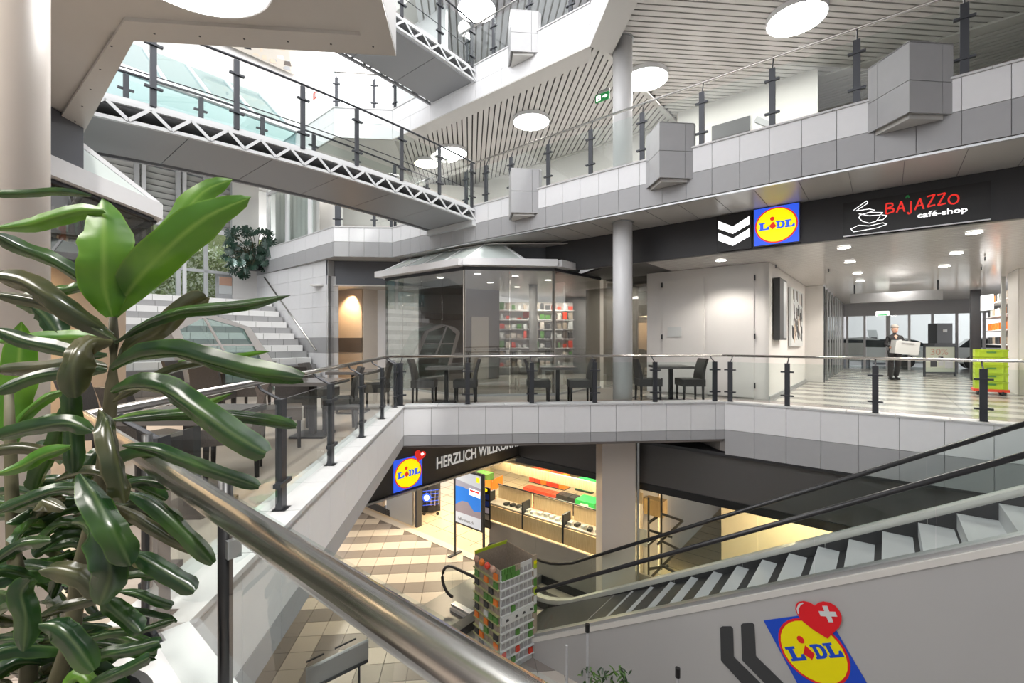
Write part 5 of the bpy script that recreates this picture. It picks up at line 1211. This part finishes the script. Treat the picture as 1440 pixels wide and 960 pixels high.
def table(x, y, rz, label, L=.75, W_=.75):
    if TB: return dup(TB[0], (x, y, 0), math.radians(rz), label, 'cafe tables')
    t = thing('cafe_table', label, 'table', (0, 0, 0), group='cafe tables')
    obj('tabletop', MB().box((0, 0, .735), (L, W_, .05)), 'table', t); obj('pedestal', MB().box((0, 0, .37), (.08, .08, .7)), 'black', t); obj('foot', MB().box((0, 0, .015), (.45, .45, .03)), 'black', t)
    t.matrix_local = Matrix.Translation((x, y, 0)) @ Matrix.Rotation(math.radians(rz), 4, 'Z'); TB.append(t); return t
def wp(px, D): p = O0+RT*((px-CX)/F*D)+FW*D; return p.x, p.y
for px, D, rz, lb in ((597, 9.45, 0, 'dark woven cafe chair facing right at the leftmost table behind the front rail'), (655, 9.45, 180, 'dark woven cafe chair on the right of the leftmost table behind the front rail'),
    (757, 9.5, 0, 'dark chair facing right at the middle table before the glass shop'), (815, 9.5, 180, 'dark chair on the right side of the middle table before the glass shop'),
    (911, 9.75, 0, 'dark chair just right of the white column facing the table'), (970, 9.75, 180, 'dark chair with tall back right of the table by the closet')):
    chair(*wp(px, D), rz-5, lb)
for px, D, lb in ((628, 9.5, 'square dark cafe table leftmost behind the front rail'), (784, 9.55, 'square dark cafe table in the middle before the glass shop'), (943, 9.85, 'square dark cafe table beside the white closet')): table(*wp(px, D), -5, lb)
for px, D, rz, lb, m in ((478, 6.5, 200, 'brown cafe chair by the left rail nearest its far corner', 'leather'), (395, 5.6, 20, 'brown woven armless chair behind the left rail', 'leatherb'), (452, 7.8, 0, 'dark chair behind the left rail at the far table', 'leather'),
    (528, 8.6, 180, 'dark chair in the rail corner', 'leather'), (262, 8.6, 0, 'black chair before the glazed hood on its left', 'leather'), (300, 7.4, 90, 'black chair with its back to us before the glazed hood', 'leather'), (355, 8.0, 180, 'black chair right of the glazed hood table', 'leather'),
    (215, 3.9, 60, 'dark chair nearest us behind the plant leaves', 'leather'), (330, 4.4, 200, 'brown chair tucked at the near table by the left rail', 'leatherb'), (150, 4.6, 10, 'dark chair half hidden by the plant trunk', 'leather'), (415, 6.9, 100, 'dark chair seen between the rail posts', 'leather')):
    chair(*wp(px, D), rz, lb, m)
for px, D, lb in ((312, 8.5, 'dark table in front of the glazed hood'), (440, 6.2, 'dark table behind the left rail'), (498, 8.2, 'dark table near the rail corner'), (270, 3.5, 'dark table nearest us by the left rail')): table(*wp(px, D), -5, lb)

# ------------------------------------------------------------------ corridor things
bo = thing('poster_stand', 'A-frame poster stand with pale green 30% poster in the corridor', 'poster stand', NU(21.9, -1.45, 0))
q0 = at_z(1299, 529, 0); q1_ = at_z(1344, 530, 0); q1_ = q0+RT*1.05*((q1_-q0).length/1.2); dv = RT
fr = Frame(q0, dv*((1344-1299)/F*((q0-O0).dot(FW))), UP, -FW)
L_w = fr.x.length; H_ = (529-486)/F*((q0-O0).dot(FW))
obj('frame', fr.plate([(0,.0),(.04,.0),(.04,H_),(0,H_)], -.03, .03), 'iron', bo); obj('frame', fr.plate([(.96,.0),(1,.0),(1,H_),(.96,H_)], -.03, .03), 'iron', bo); obj('frame', fr.plate([(0,H_-.04),(1,H_-.04),(1,H_),(0,H_)], -.03, .03), 'iron', bo)
obj('frame', fr.plate([(0,.12),(1,.12),(1,.16),(0,.16)], -.03, .03), 'iron', bo); obj('poster', fr.plate([(.04,.16),(.96,.16),(.96,H_-.04),(.04,H_-.04)], 0, .01), 'pale', bo)
text('lettering', '30%', fr, .18, H_-.33, .32, 'skin', bo, sx=1.25, d=.02)
for a, b, c, d, m in ((.2,.35,.4,.6,'charcoal'),(.45,.4,.6,.62,'cardw'),(.45,.66,.6,.72,'black'),(.65,.3,.9,.6,'cardw')): obj('poster_print', fr.plate([(a,b),(c,b),(c,d),(a,d)], .01, .015), m, bo)
bb = thing('box_cabinet', 'black box standing on the table behind the poster stand', 'box', at_z(1322, 525, 0)); p = at_z(1322, 524, 0)
obj('cabinet', MB().box(p+UP*.6, (.9, .5, 1.2), rz=-YAW), 'charcoal', bb); obj('box', MB().box(p+UP*1.6, (.62, .4, .8), rz=-YAW), 'black', bb); obj('box_label', MB().box(p+UP*1.7-FW*.21, (.16, .02, .1), rz=-YAW), 'cardw', bb)
# crates
cr = at_z(1392, 555, 0)
for k in range(5):
    t = thing('folding_crate', 'lime green plastic crate, %s of the stack by the right wall' % ('bottom one', 'second from bottom', 'middle one', 'second from top', 'topmost one')[k], 'crate', (cr.x, cr.y, .15+k*.19), group='lime crates')
    z = .15+k*.19; c = cr; rz = -math.pi/4
    def pz(name, dx, dy, zc, sx, sy, sz, m):
        o = Matrix.Rotation(rz, 3, 'Z') @ Vector((dx, dy, 0)); obj(name, MB().box((c.x+o.x, c.y+o.y, zc), (sx, sy, sz), rz=rz), m, t)
    for dx, dy, sx, sy in ((0, -.19, .54, .02), (0, .19, .54, .02), (-.26, 0, .02, .38), (.26, 0, .02, .38)): pz('wall', dx, dy, z+.09, sx, sy, .18, 'lime')
    pz('base', 0, 0, z+.02, .52, .37, .03, 'lime'); pz('rim', 0, -.205, z+.168, .56, .02, .025, 'lime'); pz('handle_slot', 0, -.206, z+.115, .16, .012, .035, 'greenp')
    for q in (-.19, .19): pz('rib', q, -.205, z+.075, .03, .02, .14, 'lime')
dl = thing('crate_dolly', 'red brown wheeled dolly under the lime crates', 'dolly', (cr.x, cr.y, 0)); obj('board', MB().box((cr.x, cr.y, .12), (.6, .44, .06), rz=-math.pi/4), 'redc', dl)
for a, b in ((-.3, 0), (.3, 0), (0, .22), (0, -.28)): obj('wheel', MB().tube([(cr.x+a, cr.y+b-.02, .055), (cr.x+a, cr.y+b+.02, .055)], .055, 12), 'rubber', dl)
# shop display at right of corridor
ss = thing('shop_shelf', 'lit shop shelving with small boxed goods beside the lime crates', 'shelf', NU(19, -2.6, 0))
obj('back', MB().box(NU(19.5, -2.9, 1.4), (3.6, .06, 2.8), rz=math.pi/4), 'cream', ss)
for k in range(6): obj('shelf_board', MB().box(NU(19.5, -2.7, .35+k*.42), (3.6, .35, .03), rz=math.pi/4), 'white', ss)
obj('dark_side', MB().box(NU(21.4, -2.3, 1.5), (.2, .25, 3.0), rz=math.pi/4), 'iron', ss); obj('frame_edge', MB().box(NU(17.5, -2.4, 1.5), (.08, .08, 3.0), rz=math.pi/4), 'cardw', ss)
for k in range(6):
    for i in range(8): m_ = 'orange' if k == 3 else rs.choice(['cardw', 'charcoal', 'orange', 'card']); tag(obj('boxed_good', MB().box(NU(18.0+i*.42, -2.6, .37+k*.42+.1), (.18, .12, .2), rz=math.pi/4), m_), 'small %s box, %s from the front on the %s shelf up beside the corridor' % (COLN[m_], ORD[i], ORD[k]), 'box', 'boxed goods on the corridor shop shelf')
sn = thing('lit_sign', 'small white lit sign above the corridor shop opening', 'sign', NU(17.8, -2.1, 2.4)); obj('panel', MB().box(NU(17.9, -2.15, 2.35), (.5, .05, .42), rz=math.pi/4+.3), 'white_e', sn)
light('shelf_lamp', 'AREA', NU(19.2, -1.9, 2.95), 50, (1, .95, .85), 1.2, .3)
bc = thing('notice_board', 'white leaning notice board left of the end doors', 'board', at_z(1228, 514, 0)); p = at_z(1230, 512, 0); obj('sheet', MB().plate([p+RT*-.4+UP*1.9, p+RT*.1+UP*1.9, p+RT*.55+UP*.1, p+RT*.05+UP*.1], FW*.03), 'cardw', bc)
obj('print', MB().plate([p+RT*-.22+UP*1.5-FW*.01, p+RT*.1+UP*1.5-FW*.01, p+RT*.2+UP*1.1-FW*.01, p+RT*-.1+UP*1.1-FW*.01], -FW*.01), 'charcoal', bc); obj('foot', MB().box(p+RT*.3+UP*.05, (.6, .3, .1), rz=-YAW), 'iron', bc)
gp = thing('bench', 'dark furniture shape at the left of the end doors', 'bench', at_z(1202, 517, 0)); p = at_z(1203, 517, 0); obj('seat', MB().box(p+UP*.45, (1.2, .5, .1), rz=-YAW), 'iron', gp)
for a in (-.5, .5): obj('leg', MB().box(p+RT*a+UP*.2, (.08, .45, .4), rz=-YAW), 'iron', gp)
obj('back', MB().box(p+UP*.9+FW*.2, (1.2, .06, .6), rz=-YAW), 'frost', gp)

# ------------------------------------------------------------------ person carrying a box
def skin_body(name, verts, edges, radii, m, parent, root=0, sub=2):
    me = bpy.data.meshes.new(name); me.from_pydata(verts, edges, []); o = bpy.data.objects.new(name, me); SC.collection.objects.link(o)
    sm = o.modifiers.new('s', 'SKIN'); sm.use_smooth_shade = True
    for i, r in enumerate(radii): me.skin_vertices[0].data[i].radius = (r, r) if not isinstance(r, tuple) else r
    for i in range(len(verts)): me.skin_vertices[0].data[i].use_root = (i == root)
    sb = o.modifiers.new('b', 'SUBSURF'); sb.levels = sub; sb.render_levels = sub
    dg = bpy.context.evaluated_depsgraph_get(); dg.update(); ev = bpy.data.meshes.new_from_object(o.evaluated_get(dg)); bpy.data.objects.remove(o)
    ev.name = name; ev.materials.clear(); ev.materials.append(M[m])
    for p_ in ev.polygons: p_.use_smooth = True
    ev.transform(WM[parent.name]); return obj(name, ev, m, parent)
pp = at_z(1258, 534, 0)
pe = thing('person', 'person in black V-neck shirt and dark trousers walking towards us with a pale box', 'person', (pp.x, pp.y, 0), -YAW+math.radians(-20)+0)
# local: x right (viewer's right), y away; facing -y
V = [(0,0,.95),(0,0,1.12),(0,-.01,1.30),(0,0,1.44),(0,0,1.52),(0,-.01,1.58),   # 0-5 spine, neck, 
     (-.17,0,1.42),(-.26,-.02,1.18),(-.20,-.22,1.10),(.17,0,1.42),(.27,-.02,1.18),(.22,-.24,1.08),
     (-.09,0,.90),(-.10,-.02,.50),(-.10,.05,.09),(-.10,-.10,.045),(.09,0,.90),(.11,.05,.50),(.10,.20,.12),(.10,.09,.05)]
Eg = [(0,1),(1,2),(2,3),(3,4),(4,5),(3,6),(6,7),(7,8),(3,9),(9,10),(10,11),(0,12),(12,13),(13,14),(14,15),(0,16),(16,17),(17,18),(18,19)]
Rr = [(.15,.11),(.14,.10),(.16,.11),(.13,.09),.055,.05,.065,.05,.038,.065,.05,.038,.09,.062,.045,.04,.09,.062,.045,.04]
body = skin_body('body', V, Eg, Rr, 'cloth_b', pe)
W = WM[pe.name]
def pm_(name, mb, m): 
    me = mb.mesh(name, m, True); me.transform(W); return obj(name, me, m, pe)
pm_('trousers', MB().tube([(-.09,0,.98),(-.10,-.01,.5),(-.10,.045,.11)], [.115,.082,.07], 12), 'trouser'); pm_('trousers', MB().tube([(.09,0,.98),(.11,.045,.5),(.10,.18,.14)], [.115,.082,.07], 12), 'trouser')
hd_ = MB().lathe((0, -.02, 1.56), [(.045, 0), (.07, .03), (.082, .09), (.085, .14), (.078, .2), (.05, .24), (.01, .255)], 18); pm_('head', hd_, 'skin')
pm_('hair', MB().lathe((0, -.008, 1.725), [(.101, .0), (.106, .03), (.096, .07), (.065, .105), (.005, .12)], 16), 'hair')
pm_('nose', MB().add([(-.012,-.10,1.66),(.012,-.10,1.66),(0,-.125,1.65),(0,-.10,1.70)], [(0,1,2),(0,2,3),(1,3,2)]), 'skin')
for s in (-1, 1):
    pm_('eye', MB().lathe((s*.03, -.098, 1.69), [(.008, 0), (.008, .008)], 8), 'cloth_b'); pm_('ear', MB().box((s*.086, -.01, 1.68), (.015, .03, .05)), 'skin')
pm_('mouth', MB().box((0, -.098, 1.625), (.04, .008, .006)), 'redc'); pm_('v_neck', MB().add([(-.05,-.1,1.46),(.05,-.1,1.46),(0,-.12,1.36),(0,-.09,1.5)], [(0,2,1),(0,1,3)]), 'skin')
pm_('shirt_badge', MB().box((.1, -.13, 1.30), (.08, .01, .07)), 'cardw')
for s in (-1, 1):
    hb0 = Vector((s*.21, -.24, 1.08)); pm_('hand', MB().tube([hb0, hb0+Vector((0, -.09, -.02))], [.03, .038], 8), 'skin')
    for k in range(4): f0 = hb0+Vector((s*-.00, -.10, -.05+k*.024)); pm_('finger', MB().tube([f0, f0+Vector((-s*.02, -.05, 0)), f0+Vector((-s*.05, -.06, -.005))], [.011, .010, .007], 6), 'skin')
    f0 = hb0+Vector((0, -.03, .02)); pm_('thumb', MB().tube([f0, f0+Vector((-s*.02, -.04, .03)), f0+Vector((-s*.04, -.06, .03))], [.012, .011, .009], 6), 'skin')
for s, y_ in ((-1, .0), (1, .14)): pm_('shoe', MB().box((s*.10, y_-.04, .035), (.09, .26, .07)), 'black')
bx = thing('carried_box', 'pale grey box held in the arms of the walking person', 'box', W @ Vector((.1, -.35, .95)), -YAW-.25); Wb = W @ Matrix.Translation((.10, -.44, 1.08)) @ Matrix.Rotation(.12, 4, 'Y')
me = MB().box((0, 0, 0), (.62, .38, .42)).mesh('carton', 'cardw'); me.transform(Wb); obj('carton', me, None, bx); me = MB().box((0, -.195, .14), (.3, .01, .03)).mesh('tape', 'grey'); me.transform(Wb); obj('tape', me, None, bx)

# ------------------------------------------------------------------ monstera hanging by the stairs
mo = thing('monstera', 'big grey-green split-leaf plant hanging over the end of the stair wall', 'plant', NU(6.7, 18.0, 4.2))
obj('pot', MB().lathe(NU(6.75, 18.0, 3.9), [(.2, 0), (.28, .3), (.24, .3)], 16), 'charcoal', mo)
def mleaf(c, nrm, up, s):
    nrm = nrm.normalized(); y = (up-nrm*up.dot(nrm)).normalized(); x = y.cross(nrm); cols_ = 13; vs = []; uv = []
    ang = [math.radians(-165+330*i/44) for i in range(45)]; out = []
    for i, a in enumerate(ang):
        r = s*(1-.25*(abs(a)/math.pi)); 
        if i % 4 == 2 and 4 < i < 40: r *= .5
        out.append(c+x*math.sin(a)*r*.85+y*math.cos(a)*r-nrm*abs(math.sin(a))**1.2*r*.28)
    vs = [c]+out; fs = [(0, i+1, i+2) for i in range(44)]
    me = MB().add(vs, fs).mesh('leaf', 'mgreen', True); uvl = me.uv_layers.new(name='UVMap')
    for l in me.loops: uvl.data[l.index].uv = (.5 if l.vertex_index == 0 else .2, 0)
    obj('leaf', me, None, mo)
rm = random.Random(12)
for k in range(64):
    th = rm.uniform(0, 6.28); rr_ = math.sqrt(rm.random()); px = 350+rr_*math.cos(th)*36; py = 348+rr_*math.sin(th)*(36 if math.sin(th) < 0 else 40)
    n = 6.6-rm.uniform(0, .5); c = at_u(px, py, 18.0-rm.uniform(.1, .9))
    mleaf(c, Vector((.2, -1, .5))+Vector((rm.uniform(-.6, .6), rm.uniform(-.3, .3), rm.uniform(-.4, .4))), Vector((rm.uniform(-.6, .6), 0, -1)), rm.uniform(.17, .28))
    obj('stem', MB().tube([c, c.lerp(Vector(NU(6.75, 17.7, 4.3)), .5)+UP*.1, Vector(NU(6.75, 17.8, 4.15))], .012, 4), 'stem', mo)

# ------------------------------------------------------------------ foreground dracaena
dr = thing('dracaena', 'large glossy green dracaena plant in the left foreground', 'plant', at(115, 900, 1.05)*1)
pot = at(40, 960, 1.0); WMd = WM[dr.name]
obj('pot', MB().lathe((pot.x, pot.y, 0), [(.17, 0), (.22, .42), (.20, .42), (.19, .38)], 32), 'charcoal', dr, smooth=False); obj('soil', MB().lathe((pot.x, pot.y, .36), [(.19, 0), (.19, .02)], 24), 'soil', dr)
DB = .98
def cane(pts, r, nm='cane'): obj(nm, MB().tube([at(*p) for p in pts], r, 10), 'stem', dr, smooth=True)
base = Vector((pot.x, pot.y, .37))
obj('cane', MB().tube([base, at(100, 900, 1.0), at(112, 800, 1.0), at(140, 700, .99), at(150, 620, .98), at(158, 540, .97), at(160, 480, .97), at(159, 440, .97)], [.018, .016, .015, .014, .013, .012, .010, .007], 10), 'stem', dr, smooth=True)
obj('cane', MB().tube([base, at(40, 900, 1.05), at(20, 780, 1.08), at(15, 640, 1.1), at(12, 540, 1.1)], [.018, .015, .014, .012, .008], 10), 'stem', dr, smooth=True)
def bez(P, t):
    P = list(P)
    while len(P) > 1: P = [P[i].lerp(P[i+1], t) for i in range(len(P)-1)]
    return P[0]
rd_ = random.Random(5)
def dleaf(pts, w, depth, m='dgreen', fold=.35, roll=0, dd=None, wave=.06, blunt=True):
    """pts: points along the midrib; w: full width in photo pixels at that depth"""
    n = len(pts); dd = dd or [0]*n
    C = [at(px, py, depth+d) for (px, py), d in zip(pts, dd)]
    # Catmull-Rom sampling
    S = []; K = 16
    for i in range(n-1):
        p0 = C[max(i-1, 0)]; p1 = C[i]; p2 = C[i+1]; p3 = C[min(i+2, n-1)]; k = max(3, int(K/(n-1)))
        for j in range(k):
            t = j/k; S.append(.5*((2*p1)+(p2-p0)*t+(2*p0-5*p1+4*p2-p3)*t*t+(-p0+3*p1-3*p2+p3)*t**3))
    S.append(C[-1]); N_ = len(S); W_ = w*depth/F/2; vs = []; fs = []
    ph = rd_.uniform(0, 6)
    for i, c in enumerate(S):
        t = i/(N_-1); tg = (S[min(i+1, N_-1)]-S[max(i-1, 0)]).normalized(); view = (c-O0).normalized()
        s = tg.cross(view)
        if s.length < .05: s = Vector((1, 0, 0))
        s.normalize(); nn = s.cross(tg).normalized()
        a = roll+.25*math.sin(t*3+ph); s2 = s*math.cos(a)+nn*math.sin(a); n2 = nn*math.cos(a)-s*math.sin(a)
        if n2.dot(view) > 0: n2 = -n2
        if blunt: prof = min(1, .22+t*3.4)*(1-.62*max(0, (t-.86)/.14)**1.6)
        else: prof = min(1, .22+t*2.8)*(1-max(0, (t-.6)/.4)**2.0)
        prof = max(prof, .02)
        wv = 1+wave*math.sin(t*23+ph)*t; ca = math.cos(fold); sa = math.sin(fold)
        for q in (-1, -.55, 0, .55, 1):
            f = abs(q); rip = wave*1.8*W_*math.sin(t*30+ph+q*2) if f == 1 else 0
            vs.append(c+s2*(q*W_*prof*wv*ca)-n2*(f*W_*prof*sa)+n2*rip)
    for i in range(N_-1):
        for k in range(4): a_ = i*5+k; fs.append((a_, a_+1, a_+6, a_+5))
    me = bpy.data.meshes.new('leaf'); me.from_pydata([tuple(v) for v in vs], [], fs)
    uv = me.uv_layers.new(name='UVMap')
    for l in me.loops: uv.data[l.index].uv = ((l.vertex_index % 5)/4, (l.vertex_index//5)/N_)
    me.materials.append(M[m]); me.polygons.foreach_set('use_smooth', [True]*len(me.polygons)); obj('leaf', me, None, dr)
LV = [
 ([(158,445),(190,398),(233,352),(290,305),(353,277)], 52, .95, 'lgreen', [0,-.02,-.05,-.05,-.05]),
 ([(165,440),(205,385),(250,315),(285,270),(327,252)], 40, 1.0, 'lgreen', [0,0,.02,.04,.05]),
 ([(158,445),(147,405),(146,361),(145,315),(143,280)], 62, .93, 'lgreen', [0,-.02,-.04,-.03,0]),
 ([(168,438),(182,395),(176,360),(158,315)], 30, 1.03, 'dgreen', None),
 ([(158,445),(128,405),(75,369),(30,350),(-10,328)], 28, .95, 'dgreen', [0,-.03,-.06,-.08,-.1]),
 ([(160,450),(146,300),(110,296),(71,308),(30,318),(-10,322)], 4, .98, 'dgreen', None),
 ([(146,296),(112,296),(75,305),(38,316),(-15,322)], 30, .90, 'lgreen', [0,0,0,0,0]),
 ([(128,275),(80,270),(40,272),(-20,272)], 12, .95, 'dgreen', None),
 ([(160,470),(120,445),(71,415),(30,396),(-15,388)], 42, .90, 'bgreen', [0,-.03,-.05,-.05,-.05]),
 ([(162,478),(125,458),(83,435),(40,420),(-10,412)], 24, .88, 'bgreen', None),
 ([(88,480),(68,450),(45,430),(20,425)], 34, 1.05, 'dgreen', None),
 ([(150,500),(110,500),(75,490),(35,480),(-10,462)], 24, .88, 'dgreen', None),
 ([(165,415),(120,406),(90,408),(70,405)], 20, 1.04, 'dgreen', None),
 ([(155,475),(110,475),(60,478),(-10,482)], 30, 1.04, 'lgreen', None),
 ([(160,480),(130,478),(108,495),(102,525),(106,560)], 52, .84, 'bgreen', [0,-.03,-.06,-.07,-.06]),
 ([(160,482),(200,455),(250,437),(300,432),(354,427),(408,415)], 24, .92, 'dgreen', [0,-.02,-.04,-.06,-.08,-.1]),
 ([(165,510),(190,480),(225,461),(255,435),(290,417)], 30, .98, 'bgreen', None),
 ([(155,520),(195,502),(245,497),(290,508),(350,523),(425,532)], 36, .88, 'dgreen', [.02,0,-.02,-.03,-.04,-.05]),
 ([(250,508),(300,508),(335,504),(380,494)], 16, .96, 'lgreen', None),
 ([(158,565),(195,545),(240,522),(292,510)], 18, .93, 'bgreen', None),
 ([(155,552),(190,543),(229,548),(275,575),(330,612),(374,636)], 42, .80, 'dgreen', [.1,.05,0,-.03,-.05,-.06]),
 ([(160,592),(250,584),(300,584),(350,588),(416,600)], 26, .88, 'dgreen', None),
 ([(158,590),(200,580),(260,575),(328,552)], 20, .93, 'lgreen', None),
 ([(150,515),(100,512),(50,518),(-10,522)], 24, .95, 'bgreen', None),
 ([(150,520),(100,522),(46,530),(-10,552)], 20, .9, 'dgreen', None),
 ([(8,620),(12,580),(25,520),(30,452)], 44, 1.15, 'lgreen', None),
 ([(18,650),(22,600),(60,560),(95,548)], 24, 1.12, 'lgreen', None),
 ([(98,535),(97,580),(99,620),(103,665)], 28, .95, 'dgreen', None),
 ([(130,606),(95,595),(45,603),(-10,618)], 26, .9, 'dgreen', None),
 ([(138,575),(150,590),(162,635),(172,680),(176,708)], 36, .84, 'bgreen', [.05,0,-.03,-.03,-.02]),
 ([(112,665),(130,690),(154,735),(172,770),(184,795)], 38, .80, 'dgreen', [.05,0,-.03,-.03,-.02]),
 ([(158,708),(185,722),(215,743),(245,762),(279,776)], 24, .86, 'bgreen', None),
 ([(175,690),(210,702),(240,728),(270,760),(300,792)], 28, .85, 'dgreen', None),
 ([(187,778),(212,790),(240,808),(274,831)], 28, .86, 'dgreen', None),
 ([(171,627),(215,632),(258,646),(310,665),(364,684)], 26, .80, 'dgreen', [.02,0,0,0,0]),
 ([(100,735),(125,738),(146,768),(155,805),(140,852)], 44, .82, 'dgreen', [.05,0,-.02,-.03,-.02]),
 ([(54,802),(85,800),(117,812),(140,840)], 34, .88, 'bgreen', None),
 ([(146,839),(160,855),(178,872),(197,888)], 34, .85, 'dgreen', None),
 ([(50,870),(85,855),(120,845),(150,838)], 16, .92, 'bgreen', None),
 ([(150,818),(175,812),(198,808),(218,808)], 13, .92, 'dgreen', None),
 ([(165,832),(195,836),(220,845),(242,852)], 16, .88, 'dgreen', None),
 ([(100,905),(150,890),(195,885),(244,872)], 14, .9, 'dgreen', None),
 ([(120,930),(150,920),(185,912),(224,902)], 20, .86, 'dgreen', None),
 ([(110,975),(145,955),(178,940),(209,924)], 20, .84, 'dgreen', None),
 ([(54,877),(80,880),(105,905),(133,942)], 46, .82, 'dgreen', None),
 ([(70,760),(35,763),(10,775),(-15,795)], 24, .9, 'dgreen', None),
 ([(98,628),(60,640),(30,655),(-10,668)], 26, .88, 'lgreen', None),
 ([(112,685),(75,690),(35,705),(-10,722)], 26, .86, 'dgreen', None),
 ([(42,815),(30,835),(36,868),(33,916)], 34, .88, 'dgreen', None),
 ([(140,960),(120,950),(100,955),(85,975)], 26, .85, 'lgreen', None),
 ([(90,570),(80,620),(60,660),(50,690)], 26, 1.02, 'dgreen', None),
]
for pts, w_, dp, m, dd_ in LV:
    if len(pts) > 5 and w_ < 6: continue
    dleaf(pts, w_*(1.15 if m != 'lgreen' else 1.02), dp, m, dd=dd_, roll=rd_.uniform(-.3, .3), fold=.25 if (m == 'lgreen' and w_ > 35) else rd_.uniform(.6, .95), blunt=(m != 'lgreen' and pts[-1] != (408,415)))
# hidden-side filler leaves low down, radiating round the canes
for k in range(95):
    y0 = rd_.uniform(590, 985); x0 = 150-(y0-600)*.15+rd_.uniform(-90, 15); an = rd_.uniform(0, 6.28); L_p = rd_.uniform(90, 190); dz = rd_.uniform(-.12, .25)
    ex_ = x0+math.cos(an)*L_p*.9; ey = y0+abs(math.sin(an))*L_p*.45-15
    if ex_ > 255: ex_ = 255
    if y0 < 640 and ex_ > 200: ex_ = 190
    dleaf([(x0, y0), ((x0+ex_)/2, (y0+ey)/2-12), (ex_, ey)], rd_.uniform(16, 32), rd_.uniform(1.0, 1.2), rd_.choice(['dgreen', 'dgreen', 'dgreen', 'bgreen']), dd=[0, dz*.5, dz], roll=rd_.uniform(-.6, .6), fold=.8)
print('objects', len(bpy.data.objects), 'slats', slatn)
